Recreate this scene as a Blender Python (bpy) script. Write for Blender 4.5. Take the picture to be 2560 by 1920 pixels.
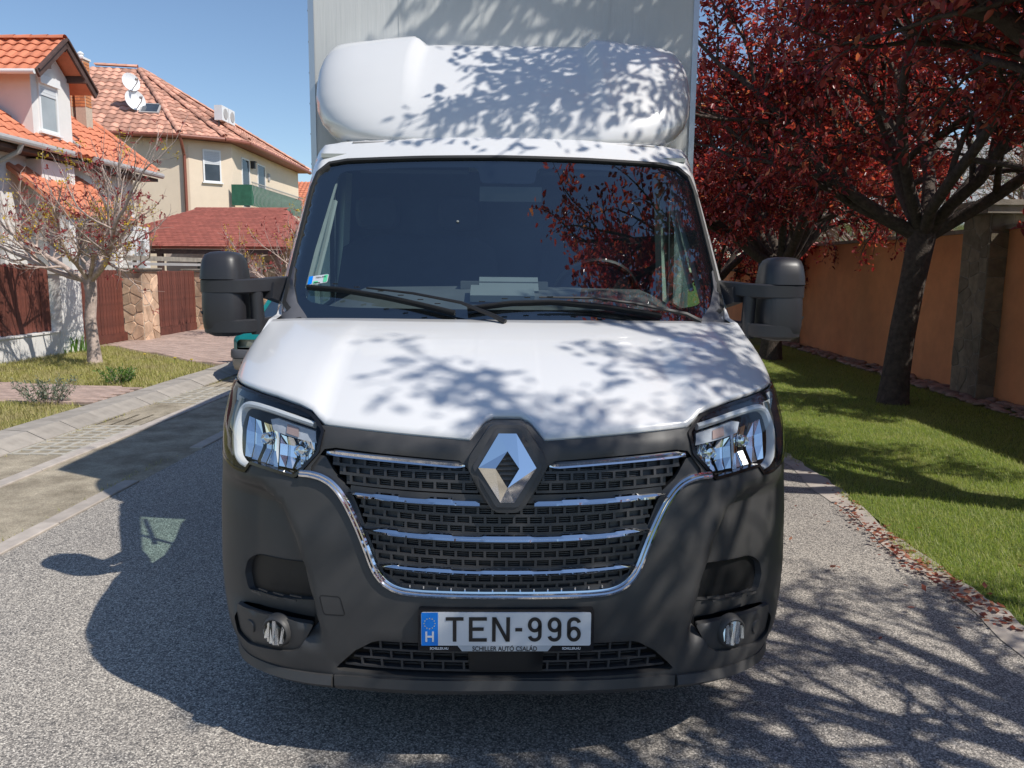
import bpy, math, random
import numpy as np
from math import sin, cos, pi, radians, hypot, atan2, asin, sqrt
from mathutils import Vector, Matrix
from mathutils.geometry import delaunay_2d_cdt

for o in list(bpy.data.objects):
    bpy.data.objects.remove(o)
SC = bpy.context.scene
COL = SC.collection

# ------------------------------------------------------------------ camera, sky, sun, exposure
cam_d = bpy.data.cameras.new('camera')
cam_d.lens = 36.0 * 1985 / 2560
cam_d.sensor_width = 36.0
cam_d.clip_start = 0.05
cam_d.clip_end = 3000
cam = bpy.data.objects.new('camera', cam_d)
COL.objects.link(cam)
cam.matrix_world = (Matrix.Translation((-0.04, -2.32, 1.59)) @ Matrix.Rotation(radians(-1.25), 4, 'Z')
                    @ Matrix.Rotation(radians(90 - 8.2), 4, 'X') @ Matrix.Rotation(radians(0.58), 4, 'Z'))
SC.camera = cam

SUNV = Vector((0.73, -0.42, 1.0)).normalized()
world = bpy.data.worlds.new('World')
SC.world = world
world.use_nodes = True
wn = world.node_tree
sky = wn.nodes.new('ShaderNodeTexSky')
sky.sky_type = 'NISHITA'
sky.sun_disc = False
sky.sun_elevation = asin(SUNV.z)
sky.sun_rotation = atan2(SUNV.x, SUNV.y)
sky.air_density = 1.0
sky.dust_density = 0.15
sky.ozone_density = 3.4
wn.nodes['Background'].inputs['Strength'].default_value = 0.126
wn.links.new(sky.outputs[0], wn.nodes['Background'].inputs[0])

sun_d = bpy.data.lights.new('sun', 'SUN')
sun_d.energy = 4.4
sun_d.angle = radians(0.53)
sun_d.color = (1.0, 0.95, 0.87)
sun = bpy.data.objects.new('sun', sun_d)
COL.objects.link(sun)
sun.rotation_euler = (-SUNV).to_track_quat('-Z', 'Y').to_euler()
sun.location = (6, -4, 9)

SC.view_settings.view_transform = 'Standard'
SC.view_settings.look = 'None'
SC.view_settings.exposure = 0.10
SC.view_settings.gamma = 1.0
SC.view_settings.use_curve_mapping = False
SC.render.engine = 'CYCLES'
SC.cycles.max_bounces = 8
SC.cycles.transparent_max_bounces = 24
SC.cycles.caustics_reflective = False
SC.cycles.caustics_refractive = False

rng = np.random.default_rng(7)
random.seed(7)

# ------------------------------------------------------------------ road frame: u to the right, v away from the camera
HD = radians(3.09)
def RD(u, v, z=0.0):
    return np.array([cos(HD) * u + sin(HD) * v, -sin(HD) * u + cos(HD) * v, z])
def RDs(uv, z=0.0):
    return [tuple(RD(u, v, z)) for u, v in uv]
RU = RD(1, 0)
RV = RD(0, 1)
UP = np.array([0, 0, 1.0])

# ------------------------------------------------------------------ materials
MATS = {}
class NT:
    def __init__(self, name):
        self.m = bpy.data.materials.new(name)
        self.m.use_nodes = True
        self.t = self.m.node_tree
        self.p = self.t.nodes['Principled BSDF']
        self.out = self.t.nodes['Material Output']
        MATS[name] = self.m
    def n(self, typ, **kw):
        nd = self.t.nodes.new(typ)
        for k, v in kw.items():
            if k in nd.inputs:
                nd.inputs[k].default_value = v
            else:
                setattr(nd, k, v)
        return nd
    def l(self, a, b):
        self.t.links.new(a, b)
    def coord(self, kind='Object'):
        return self.n('ShaderNodeTexCoord').outputs[kind]
    def noise(self, scale, detail=4, rough=.55, vec=None):
        nd = self.n('ShaderNodeTexNoise', Scale=scale, Detail=detail, Roughness=rough)
        self.l(vec if vec is not None else self.coord(), nd.inputs['Vector'])
        return nd
    def ramp(self, fac, stops):
        r = self.n('ShaderNodeValToRGB')
        el = r.color_ramp.elements
        while len(el) < len(stops):
            el.new(0.5)
        for e, (p, c) in zip(el, stops):
            e.position = p
            e.color = (*c, 1) if len(c) == 3 else c
        self.l(fac, r.inputs[0])
        return r.outputs[0]
    def mix(self, fac, a, b, blend='MIX'):
        m = self.n('ShaderNodeMix', data_type='RGBA', blend_type=blend)
        for s, v in ((m.inputs[0], fac), (m.inputs[6], a), (m.inputs[7], b)):
            if hasattr(v, 'default_value') or hasattr(v, 'is_linked'):
                self.l(v, s)
            elif isinstance(v, (int, float)):
                s.default_value = v
            else:
                s.default_value = (*v, 1)
        return m.outputs[2]
    def bump(self, height, strength, dist=.01):
        b = self.n('ShaderNodeBump', Strength=strength, Distance=dist)
        self.l(height, b.inputs['Height'])
        self.l(b.outputs[0], self.p.inputs['Normal'])
        return b
    def col(self, c):
        if hasattr(c, 'is_linked'):
            self.l(c, self.p.inputs['Base Color'])
        else:
            self.p.inputs['Base Color'].default_value = (*c, 1)
    def set(self, **kw):
        for k, v in kw.items():
            self.p.inputs[k.replace('_', ' ')].default_value = v

def plain(name, c, rough=.5, metal=0., var=.12, vscale=6., bump=0., bscale=60., bdist=.003, coat=0., spec=.5, isl=0.):
    t = NT(name)
    a = t.noise(vscale)
    cc = t.ramp(a.outputs[0], [(.3, tuple(x * (1 - var) for x in c)), (.7, tuple(min(1, x * (1 + var)) for x in c))])
    if isl:
        g = t.n('ShaderNodeNewGeometry')
        oi = t.n('ShaderNodeObjectInfo')
        ad = t.n('ShaderNodeMath', operation='ADD')
        t.l(g.outputs['Random Per Island'], ad.inputs[0])
        t.l(oi.outputs['Random'], ad.inputs[1])
        fr = t.n('ShaderNodeMath', operation='FRACT')
        t.l(ad.outputs[0], fr.inputs[0])
        rr = t.ramp(fr.outputs[0], [(0, (1 - isl,) * 3), (1, (1 + isl,) * 3)])
        cc = t.mix(1.0, cc, rr, 'MULTIPLY')
    t.col(cc)
    t.set(Roughness=rough, Metallic=metal)
    t.p.inputs['Coat Weight'].default_value = coat
    t.p.inputs['Coat Roughness'].default_value = .04
    t.p.inputs['Specular IOR Level'].default_value = spec
    if bump:
        b = t.noise(bscale, 6, .6)
        t.bump(b.outputs[0], bump, bdist)
    return t.m

def flat(name, c, rough=.4, metal=0., coat=0.):
    t = NT(name)
    t.col(c)
    t.set(Roughness=rough, Metallic=metal)
    t.p.inputs['Coat Weight'].default_value = coat
    return t.m

def glassy(name, tint, refl_ior=1.6, rough=0.0, extra=0.0):
    t = NT(name)
    tr = t.n('ShaderNodeBsdfTransparent')
    tr.inputs[0].default_value = (*tint, 1)
    gl = t.n('ShaderNodeBsdfGlossy')
    gl.inputs['Roughness'].default_value = rough
    fr = t.n('ShaderNodeFresnel')
    # a thin pane: same reflectance from either side
    gb = t.n('ShaderNodeNewGeometry')
    io = t.n('ShaderNodeMix', data_type='FLOAT')
    io.inputs[2].default_value = refl_ior
    io.inputs[3].default_value = 1.0 / refl_ior
    t.l(gb.outputs['Backfacing'], io.inputs[0])
    t.l(io.outputs[0], fr.inputs[0])
    mx = t.n('ShaderNodeMixShader')
    f = fr.outputs[0]
    if extra:
        ad = t.n('ShaderNodeMath', operation='ADD')
        t.l(f, ad.inputs[0])
        ad.inputs[1].default_value = extra
        f = ad.outputs[0]
    t.l(f, mx.inputs[0])
    t.l(tr.outputs[0], mx.inputs[1])
    t.l(gl.outputs[0], mx.inputs[2])
    t.l(mx.outputs[0], t.out.inputs[0])
    return t.m

def leafy(name, stops, trans, tf=.35, rough=.45, patch_c=None, patch_s=1.2):
    t = NT(name)
    g = t.n('ShaderNodeNewGeometry')
    c = t.ramp(g.outputs['Random Per Island'], stops)
    if patch_c:
        pn_ = t.noise(patch_s, 5, .65)
        c = t.mix(t.ramp(pn_.outputs[0], [(.47, (0, 0, 0)), (.68, (.85, .85, .85))]), c, patch_c)
    t.col(c)
    t.set(Roughness=rough)
    tl = t.n('ShaderNodeBsdfTranslucent')
    c2 = t.ramp(g.outputs['Random Per Island'], trans)
    t.l(c2, tl.inputs[0])
    mx = t.n('ShaderNodeMixShader')
    mx.inputs[0].default_value = tf
    t.l(t.p.outputs[0], mx.inputs[1])
    t.l(tl.outputs[0], mx.inputs[2])
    t.l(mx.outputs[0], t.out.inputs[0])
    return t.m

# van
plain('paint_white', (.70, .70, .70), .26, var=.015, vscale=2.5, coat=.8)
plain('plastic_dark', (.050, .049, .049), .50, var=.20, vscale=3, bump=.15, bscale=900, bdist=.0006)
plain('plastic_cell', (.044, .044, .047), .42, var=.08)
plain('plastic_black', (.007, .007, .008), .5, var=.08)
plain('plastic_gloss', (.012, .012, .014), .12, var=.02)
plain('mirror_black', (.026, .026, .030), .42, var=.1, bump=.12, bscale=900, bdist=.0005)
plain('lamp_shell', (.30, .31, .32), .25, .6, var=.05)
flat('chrome', (.86, .87, .88), .05, 1.0)
flat('chrome_satin', (.75, .77, .80), .16, 1.0)
flat('fog_reflector', (.85, .87, .90), .20, 1.0)
flat('reflector', (.88, .90, .92), .08, 1.0)
plain('rubber', (.018, .018, .018), .7, var=.2)
glassy('lamp_glass', (.97, .98, .98), 1.5)
glassy('screen_glass', (.80, .91, .92), 1.6, 0.0, .15)
glassy('door_glass', (.66, .86, .76), 1.5)
plain('frit', (.008, .009, .012), .08, var=.05)
plain('interior', (.045, .055, .075), .75, var=.2)
plain('dash', (.10, .105, .105), .7, var=.15)
plain('trim_pale', (.34, .36, .33), .7, var=.06)
plain('paper', (.20, .215, .21), .8, var=.05)
plain('seat_cloth', (.030, .034, .045), .9, var=.25)
plain('drl', (.66, .68, .70), .18, var=.03)
plain('amber', (.40, .29, .27), .2, var=.1)
plain('lens_grey', (.42, .45, .50), .12, var=.12, vscale=40)
plain('plate_white', (.74, .75, .77), .35, var=.02)
flat('plate_blue', (.0, .22, .80), .35)
flat('plate_ink', (.02, .017, .017), .4)
flat('plate_star', (.80, .72, .25), .4)
flat('plate_grey', (.52, .55, .58), .4)
flat('sticker_green', (.10, .55, .30), .4)
# box body: grey-white tarpaulin / panel with faint vertical creases
t = NT('box_panel')
c = t.coord()
mp = t.n('ShaderNodeMapping')
mp.inputs['Scale'].default_value = (9, 1, .35)
t.l(c, mp.inputs[0])
nn = t.noise(3.0, 5, .6, mp.outputs[0])
n2 = t.noise(1.2)
t.col(t.ramp(n2.outputs[0], [(.3, (.56, .57, .555)), (.7, (.63, .635, .62))]))
t.set(Roughness=.48)
t.bump(nn.outputs[0], .25, .012)
flat('alu', (.55, .56, .57), .35, .9)
plain('teal_paint', (.005, .16, .16), .25, var=.04, coat=.6)
plain('car_grey', (.11, .11, .12), .5, var=.1)
plain('car_glass', (.03, .05, .08), .06, var=.1)
plain('lamp_yellowed', (.42, .42, .33), .18, var=.12)

# asphalt: exposed chips in two sizes, worn paler patches
t = NT('asphalt')
c = t.coord()
v1 = t.n('ShaderNodeTexVoronoi', Scale=185.0)
t.l(c, v1.inputs['Vector'])
v2 = t.n('ShaderNodeTexVoronoi', Scale=340.0)
t.l(c, v2.inputs['Vector'])
sp = t.n('ShaderNodeSeparateColor')
t.l(v1.outputs['Color'], sp.inputs[0])
sp2 = t.n('ShaderNodeSeparateColor')
t.l(v2.outputs['Color'], sp2.inputs[0])
ch = t.ramp(sp.outputs[0], [(0, (.125, .118, .113)), (.3, (.285, .262, .236)), (.65, (.49, .445, .39)), (.9, (.71, .65, .565)), (1, (.87, .81, .71))])
gap = t.ramp(v1.outputs['Distance'], [(.25, (1, 1, 1)), (.75, (.42, .42, .43))])
c1 = t.mix(.75, ch, gap, 'MULTIPLY')
fine = t.ramp(sp2.outputs[1], [(0, (.65, .65, .66)), (1, (1.3, 1.3, 1.28))])
c1 = t.mix(.8, c1, fine, 'MULTIPLY')
big = t.noise(.55, 5, .6)
c1 = t.mix(.7, c1, t.ramp(big.outputs[0], [(.3, (.76, .76, .78)), (.7, (1.16, 1.14, 1.10))]), 'MULTIPLY')
t.col(c1)
t.set(Roughness=.82)
t.bump(v1.outputs['Distance'], -.7, .004)

plain('ground_earth', (.10, .10, .055), .95, var=.35, vscale=.8, bump=.5, bscale=14, bdist=.03)
t = NT('lawn_base')
a = t.noise(1.6, 8, .65)
b2 = t.noise(40, 6, .7)
c1 = t.ramp(a.outputs[0], [(.3, (.10, .15, .03)), (.55, (.14, .19, .04)), (.75, (.24, .24, .08))])
t.col(t.mix(.6, c1, t.ramp(b2.outputs[0], [(.3, (.55, .55, .5)), (.7, (1.35, 1.35, 1.3))]), 'MULTIPLY'))
t.set(Roughness=.95)
t.bump(b2.outputs[0], .8, .03)
t = NT('verge_base')
a = t.noise(2.2, 8, .65)
b2 = t.noise(50, 6, .7)
c1 = t.ramp(a.outputs[0], [(.3, (.22, .20, .065)), (.5, (.30, .27, .11)), (.7, (.38, .30, .17))])
t.col(t.mix(.6, c1, t.ramp(b2.outputs[0], [(.3, (.6, .6, .55)), (.7, (1.3, 1.3, 1.25))]), 'MULTIPLY'))
t.set(Roughness=.95)
t.bump(b2.outputs[0], .8, .02)
t = NT('gutter_fill')
a = t.noise(3.0, 8, .65)
b2 = t.noise(90, 6, .7)
c1 = t.ramp(a.outputs[0], [(.32, (.21, .175, .125)), (.5, (.36, .31, .235)), (.68, (.52, .45, .345))])
t.col(t.mix(.8, c1, t.ramp(b2.outputs[0], [(.3, (.55, .55, .55)), (.7, (1.4, 1.38, 1.32))]), 'MULTIPLY'))
t.set(Roughness=.95)
t.bump(b2.outputs[0], .9, .012)
plain('kerb_stone', (.34, .305, .265), .85, var=.16, vscale=9, bump=.5, bscale=130, bdist=.004, isl=.10)
plain('edge_concrete', (.42, .37, .325), .9, var=.2, vscale=7, bump=.5, bscale=120, bdist=.004, isl=.08)
plain('paver_red', (.40, .29, .24), .85, var=.2, vscale=14, bump=.4, bscale=150, bdist=.003, isl=.16)
plain('paver_gap', (.16, .13, .09), .95, var=.3, vscale=20)
plain('grid_concrete', (.42, .39, .33), .9, var=.18, vscale=12, bump=.4, bscale=140, bdist=.003)
# stucco
def stucco(name, c, stain=.15, rough=.92, sc=.8):
    t = NT(name)
    a = t.noise(sc, 7, .65)
    b2 = t.noise(4.5, 5, .6)
    cc = t.ramp(a.outputs[0], [(.25, tuple(x * (1 - stain) for x in c)), (.6, c), (.8, tuple(min(1, x * (1 + stain * .6)) for x in c))])
    cc = t.mix(.5, cc, t.ramp(b2.outputs[0], [(.3, (1 - stain * .8,) * 3), (.65, (1.04,) * 3)]), 'MULTIPLY')
    t.col(cc)
    t.set(Roughness=rough)
    f = t.noise(170, 4, .6)
    t.bump(f.outputs[0], .35, .004)
    return t.m
stucco('wall_orange', (.76, .33, .145), .22)
stucco('wall_white', (.76, .74, .71), .07)
stucco('wall_cream', (.78, .65, .50), .06)
stucco('wall_pink', (.72, .58, .50), .06)
stucco('wall_terra', (.52, .20, .11), .10)
stucco('wall_pale', (.62, .60, .55), .08)
plain('coping', (.30, .265, .22), .9, var=.25, vscale=8, bump=.5, bscale=80, bdist=.006)
plain('mortar', (.24, .215, .175), .95, var=.2, vscale=20)
plain('stone_olive', (.215, .18, .125), .9, var=.25, vscale=9, bump=.6, bscale=40, bdist=.012, isl=.22)
plain('stone_warm', (.56, .38, .26), .88, var=.30, vscale=5, bump=.5, bscale=40, bdist=.010, isl=.36)
plain('mortar_warm', (.50, .42, .33), .95, var=.1, vscale=20)
plain('river_stone', (.28, .20, .155), .8, var=.25, vscale=8, isl=.35)
plain('board_brown', (.135, .040, .026), .68, var=.28, vscale=9, bump=.3, bscale=50, bdist=.004, isl=.18)
plain('timber_dark', (.085, .048, .040), .75, var=.25, vscale=6)
plain('tile_orange', (.60, .205, .11), .75, var=.12, vscale=5, isl=.10)
plain('tile_rose', (.56, .29, .205), .78, var=.14, vscale=5, isl=.36)
plain('tile_grey', (.27, .265, .26), .8, var=.12, vscale=5, isl=.12)
plain('shingle_red', (.33, .098, .07), .85, var=.16, vscale=8, isl=.16)
plain('gutter_grey', (.40, .38, .37), .5, var=.06)
plain('gutter_brown', (.26, .085, .055), .5, var=.08)
plain('gutter_white', (.74, .74, .73), .45, var=.03)
plain('frame_white', (.80, .80, .79), .4, var=.02)
plain('shutter', (.62, .64, .66), .5, var=.04)
plain('pane_dark', (.045, .055, .07), .06, var=.3, vscale=2)
plain('pane_pale', (.36, .39, .40), .12, var=.1, vscale=2)
plain('brick_orange', (.52, .21, .085), .85, var=.15, vscale=20, isl=.14)
plain('balcony_green', (.035, .14, .085), .8, var=.2)
plain('iron', (.045, .05, .055), .5, .3, var=.1)
plain('dish_white', (.74, .75, .76), .45, var=.03)
plain('sign_white', (.80, .80, .78), .5, var=.02)
# plants
plain('bark_dark', (.080, .062, .050), .95, var=.4, vscale=18, bump=.9, bscale=45, bdist=.02)
plain('bark_grey', (.46, .365, .315), .92, var=.35, vscale=14, bump=.7, bscale=60, bdist=.012)
plain('twig_pale', (.33, .25, .215), .9, var=.25, vscale=10)
leafy('leaf_plum', [(0, (.10, .024, .028)), (.5, (.23, .042, .046)), (.82, (.38, .09, .09)), (1, (.50, .19, .14))],
      [(0, (.28, .018, .022)), (.6, (.62, .06, .045)), (.88, (.80, .14, .06)), (1, (.95, .38, .10))], .46, .30)
leafy('bud_red', [(0, (.20, .022, .03)), (.6, (.32, .04, .05)), (1, (.40, .10, .07))], [(0, (.4, .05, .05)), (1, (.6, .12, .08))], .3)
leafy('flower_yellow', [(0, (.55, .33, .02)), (.6, (.70, .48, .04)), (1, (.52, .48, .08))], [(0, (.7, .5, .05)), (1, (.7, .6, .1))], .3)
leafy('blade_lush', [(0, (.17, .22, .035)), (.5, (.28, .34, .065)), (.8, (.38, .40, .11)), (1, (.56, .50, .25))],
      [(0, (.34, .52, .05)), (1, (.55, .62, .13))], .45, .5, (.44, .41, .14), 1.6)
leafy('blade_dry', [(0, (.26, .28, .06)), (.45, (.42, .40, .10)), (.75, (.50, .44, .16)), (1, (.58, .48, .27))],
      [(0, (.30, .34, .06)), (1, (.5, .45, .18))], .3, .6, (.42, .34, .18), 1.3)
leafy('leaf_fallen', [(0, (.14, .03, .02)), (.5, (.26, .07, .04)), (1, (.42, .20, .12))], [(0, (.3, .05, .03)), (1, (.5, .2, .1))], .2)
leafy('leaf_sage', [(0, (.13, .16, .11)), (1, (.24, .27, .20))], [(0, (.2, .3, .15)), (1, (.3, .4, .2))], .25)
leafy('leaf_green', [(0, (.05, .12, .02)), (1, (.11, .22, .04))], [(0, (.15, .4, .04)), (1, (.3, .5, .08))], .3)
def MT(n):
    return MATS[n]

# ------------------------------------------------------------------ object helpers
WM = {}
def link(o, parent=None):
    COL.objects.link(o)
    WM[o.name] = o.matrix_basis.copy()
    if parent is not None:
        o.parent = parent
        o.matrix_parent_inverse = WM[parent.name].inverted()
    return o
def tag(o, label=None, cat=None, group=None, kind=None):
    for k, v in (('label', label), ('category', cat), ('group', group), ('kind', kind)):
        if v:
            o[k] = v
    return o
def thing(name, label, cat, loc=(0, 0, 0), group=None):
    o = bpy.data.objects.new(name, None)
    o.empty_display_size = .2
    o.location = Vector([float(x) for x in loc])
    link(o)
    return tag(o, label, cat, group, 'thing')
def mesh(name, V, F, smooth=True, angle=None):
    me = bpy.data.meshes.new(name)
    if isinstance(F, np.ndarray):
        k = F.shape[1]
        me.vertices.add(len(V))
        me.vertices.foreach_set('co', np.ascontiguousarray(V, dtype=np.float32).ravel())
        me.loops.add(F.size)
        me.loops.foreach_set('vertex_index', F.astype(np.int32).ravel())
        me.polygons.add(len(F))
        me.polygons.foreach_set('loop_start', np.arange(0, F.size, k, dtype=np.int32))
        me.update(calc_edges=True)
    else:
        me.from_pydata([tuple(float(c) for c in v) for v in V], [], [tuple(int(i) for i in f) for f in F])
        me.update(calc_edges=True)
    me.polygons.foreach_set('use_smooth', [bool(smooth)] * len(me.polygons))
    if smooth and angle:
        me.set_sharp_from_angle(angle=radians(angle))
    return me
def obj(name, me, mat, parent=None, mw=None):
    o = bpy.data.objects.new(name, me)
    if mat is not None and not me.materials:
        me.materials.append(MT(mat) if isinstance(mat, str) else mat)
    if mw is not None:
        o.matrix_basis = mw
    return link(o, parent)

class MB:
    """collects verts and faces for one mesh"""
    def __init__(self):
        self.V = []; self.F = []
    def add(self, V, F):
        b = len(self.V)
        self.V += [np.asarray(v, float) for v in V]
        self.F += [tuple(i + b for i in f) for f in F]
        return self
    def hexa(self, c8):
        return self.add(c8, [(0, 3, 2, 1), (4, 5, 6, 7), (0, 1, 5, 4), (1, 2, 6, 5), (2, 3, 7, 6), (3, 0, 4, 7)])
    def box(self, o, X, Y, Z, ex=None, ey=None, ez=None):
        o = np.asarray(o, float)
        ex = np.array([1., 0, 0]) if ex is None else ex
        ey = np.array([0, 1., 0]) if ey is None else ey
        ez = UP if ez is None else ez
        c = [o + ex * x + ey * y + ez * z for z in Z for x, y in ((X[0], Y[0]), (X[1], Y[0]), (X[1], Y[1]), (X[0], Y[1]))]
        return self.hexa(c)
    def rbox(self, u, v, z):
        """box in the road frame"""
        return self.box((0, 0, 0), u, v, z, RU, RV, UP)
    def bar(self, a, b, w, h, up=None):
        a = np.asarray(a, float); b = np.asarray(b, float)
        d = (b - a) / np.linalg.norm(b - a)
        up = UP if up is None else np.asarray(up, float)
        s = np.cross(d, up)
        if np.linalg.norm(s) < 1e-4:
            s = np.cross(d, np.array([1., 0, 0]))
        s /= np.linalg.norm(s)
        t_ = np.cross(s, d)
        return self.box(a, (0, np.linalg.norm(b - a)), (-w / 2, w / 2), (-h / 2, h / 2), d, s, t_)
    def tube(self, P, R, n=8, caps=True):
        P = np.asarray(P, float)
        N = len(P)
        R = np.full(N, R) if np.isscalar(R) else np.asarray(R, float)
        T = np.gradient(P, axis=0)
        T /= np.linalg.norm(T, axis=1)[:, None] + 1e-12
        a = np.array([0, 0, 1.]) if abs(T[0][2]) < .9 else np.array([1., 0, 0])
        s = np.cross(T[0], a); s /= np.linalg.norm(s)
        V = []
        for i in range(N):
            s = s - T[i] * (s @ T[i]); s /= np.linalg.norm(s) + 1e-12
            b = np.cross(T[i], s)
            for k in range(n):
                q = 2 * pi * k / n
                V.append(P[i] + R[i] * (cos(q) * s + sin(q) * b))
        F = []
        for i in range(N - 1):
            for k in range(n):
                k2 = (k + 1) % n
                F.append((i * n + k, i * n + k2, (i + 1) * n + k2, (i + 1) * n + k))
        if caps:
            F.append(tuple(range(n - 1, -1, -1)))
            F.append(tuple((N - 1) * n + k for k in range(n)))
        return self.add(V, F)
    def sweep(self, P, N, prof, closed=True, caps=True):
        """prof: (a,b) pairs, a across (along T x N), b along N"""
        P = np.asarray(P, float); N = np.asarray(N, float)
        T = np.gradient(P, axis=0)
        T /= np.linalg.norm(T, axis=1)[:, None] + 1e-12
        B = np.cross(T, N)
        B /= np.linalg.norm(B, axis=1)[:, None] + 1e-12
        m = len(prof)
        V = []
        for i in range(len(P)):
            pr = prof[i] if hasattr(prof[0][0], '__len__') else prof
            m = len(pr)
            for a, b in pr:
                V.append(P[i] + a * B[i] + b * N[i])
        F = []
        for i in range(len(P) - 1):
            for k in range(m if closed else m - 1):
                k2 = (k + 1) % m
                F.append((i * m + k, (i + 1) * m + k, (i + 1) * m + k2, i * m + k2))
        if caps and closed:
            F.append(tuple(range(m)))
            F.append(tuple((len(P) - 1) * m + k for k in range(m - 1, -1, -1)))
        return self.add(V, F)
    def revolve(self, o, axis, prof, n=20, ref=None):
        """prof: (r, h) pairs along axis"""
        o = np.asarray(o, float); axis = np.asarray(axis, float); axis = axis / np.linalg.norm(axis)
        a = np.cross(axis, UP if abs(axis[2]) < .9 else np.array([1., 0, 0])); a /= np.linalg.norm(a)
        b = np.cross(axis, a)
        V = [o + axis * h + r * (cos(2 * pi * k / n) * a + sin(2 * pi * k / n) * b) for r, h in prof for k in range(n)]
        F = []
        for i in range(len(prof) - 1):
            for k in range(n):
                k2 = (k + 1) % n
                F.append((i * n + k, (i + 1) * n + k, (i + 1) * n + k2, i * n + k2))
        return self.add(V, F)
    def build(self, name, mat, parent=None, smooth=True, angle=35):
        return obj(name, mesh(name, self.V, self.F, smooth, angle), mat, parent)

def inside(poly, pts):
    poly = np.asarray(poly); x, y = pts[:, 0], pts[:, 1]
    r = np.zeros(len(pts), bool)
    j = len(poly) - 1
    for i in range(len(poly)):
        xi, yi = poly[i]; xj, yj = poly[j]
        c = ((yi > y) != (yj > y)) & (x < (xj - xi) * (y - yi) / (yj - yi + 1e-15) + xi)
        r ^= c
        j = i
    return r
def densify(poly, res):
    out = []
    n = len(poly)
    for i in range(n):
        a = np.asarray(poly[i], float); b = np.asarray(poly[(i + 1) % n], float)
        k = max(1, int(np.ceil(np.linalg.norm(b - a) / res)))
        out += [tuple(a + (b - a) * q / k) for q in range(k)]
    return out
def smooth_poly(poly, r=.02, n=4):
    """round the corners of a polygon"""
    out = []
    m = len(poly)
    for i in range(m):
        p0 = np.asarray(poly[i - 1], float); p = np.asarray(poly[i], float); p1 = np.asarray(poly[(i + 1) % m], float)
        d0 = p0 - p; d1 = p1 - p
        l0 = np.linalg.norm(d0); l1 = np.linalg.norm(d1)
        k = min(r, l0 * .45, l1 * .45)
        a = p + d0 / l0 * k; b = p + d1 / l1 * k
        for q in range(n + 1):
            tt = q / n
            out.append(tuple((1 - tt) ** 2 * a + 2 * tt * (1 - tt) * p + tt * tt * b))
    return out
def patch(name, outer, holes, fn, res, mat, parent=None, depth=(0, .025, 0), face=(0, -1, 0), soft=.0025, off=0.0, angle=None, back=False):
    """a sheet cut to an outline, laid on the surface fn(a,b), with turned-back edges"""
    rings = [densify(outer, res)] + [densify(h, res) for h in holes]
    P = []; E_ = []
    for rg in rings:
        b = len(P)
        P += rg
        E_ += [(b + i, b + (i + 1) % len(rg)) for i in range(len(rg))]
    bnd = np.array(P)
    lo = bnd.min(0); hi = bnd.max(0)
    gx = np.arange(lo[0] + res / 2, hi[0], res); gy = np.arange(lo[1] + res / 2, hi[1], res)
    G = np.array([(x + (res / 2 if j % 2 else 0), y) for j, y in enumerate(gy) for x in gx]) if len(gx) and len(gy) else np.zeros((0, 2))
    if len(G):
        ok = inside(rings[0], G)
        for h in rings[1:]:
            ok &= ~inside(h, G)
        G = G[ok]
        if len(G):
            d = np.min(np.hypot(G[:, None, 0] - bnd[None, :, 0], G[:, None, 1] - bnd[None, :, 1]), axis=1)
            G = G[d > res * .55]
    allp = [Vector(p) for p in P] + [Vector(p) for p in G]
    r = delaunay_2d_cdt(allp, E_, [], 0, 1e-7)
    vv = np.array([(v.x, v.y) for v in r[0]])
    tri = np.array([f for f in r[2] if len(f) == 3])
    cen = vv[tri].mean(1)
    ok = inside(rings[0], cen)
    for h in rings[1:]:
        ok &= ~inside(h, cen)
    tri = tri[ok]
    co = np.array([fn(a, b) for a, b in vv], float)
    dep = np.asarray(depth, float)
    du = dep / (np.linalg.norm(dep) + 1e-9)
    co = co - du * off
    nr = np.cross(co[tri[:, 1]] - co[tri[:, 0]], co[tri[:, 2]] - co[tri[:, 0]]).sum(0)
    if nr @ np.asarray(face, float) < 0:
        tri = tri[:, ::-1]
    cnt = {}
    for f in tri:
        for i in range(3):
            cnt[(f[i], f[(i + 1) % 3])] = 1
    be = [(a, b) for (a, b) in cnt if (b, a) not in cnt]
    V = [c for c in co]
    bset = {i for e in be for i in e}
    front = {}
    for i in bset:
        V[i] = co[i] + du * soft
    m1 = {}; m2 = {}
    for i in bset:
        m1[i] = len(V); V.append(V[i].copy())
        m2[i] = len(V); V.append(co[i] + dep)
    F = [tuple(f) for f in tri]
    for a, b in be:
        F.append((b, a, m2[a], m2[b]) if False else (m1[b], m1[a], m2[a], m2[b]))
    if back:
        b0 = len(V)
        V += [c + dep for c in co]
        F += [tuple(b0 + i for i in f[::-1]) for f in tri]
    return obj(name, mesh(name, V, F, True, angle), mat, parent)
def grid(name, P, mat, parent=None, face=None, closed_u=False, angle=None):
    """P: (rows, cols, 3)"""
    P = np.asarray(P, float)
    n, m = P.shape[:2]
    V = P.reshape(-1, 3)
    F = []
    for i in range(n - 1):
        for j in range(m if closed_u else m - 1):
            j2 = (j + 1) % m
            F.append((i * m + j, i * m + j2, (i + 1) * m + j2, (i + 1) * m + j))
    F = np.array(F)
    if face is not None:
        nr = np.cross(V[F[:, 1]] - V[F[:, 0]], V[F[:, 2]] - V[F[:, 0]]).sum(0)
        if nr @ np.asarray(face, float) < 0:
            F = F[:, ::-1]
    return obj(name, mesh(name, V, F, True, angle), mat, parent)
def struct(o):
    o['kind'] = 'structure'
    return o
FONTM = {}
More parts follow.
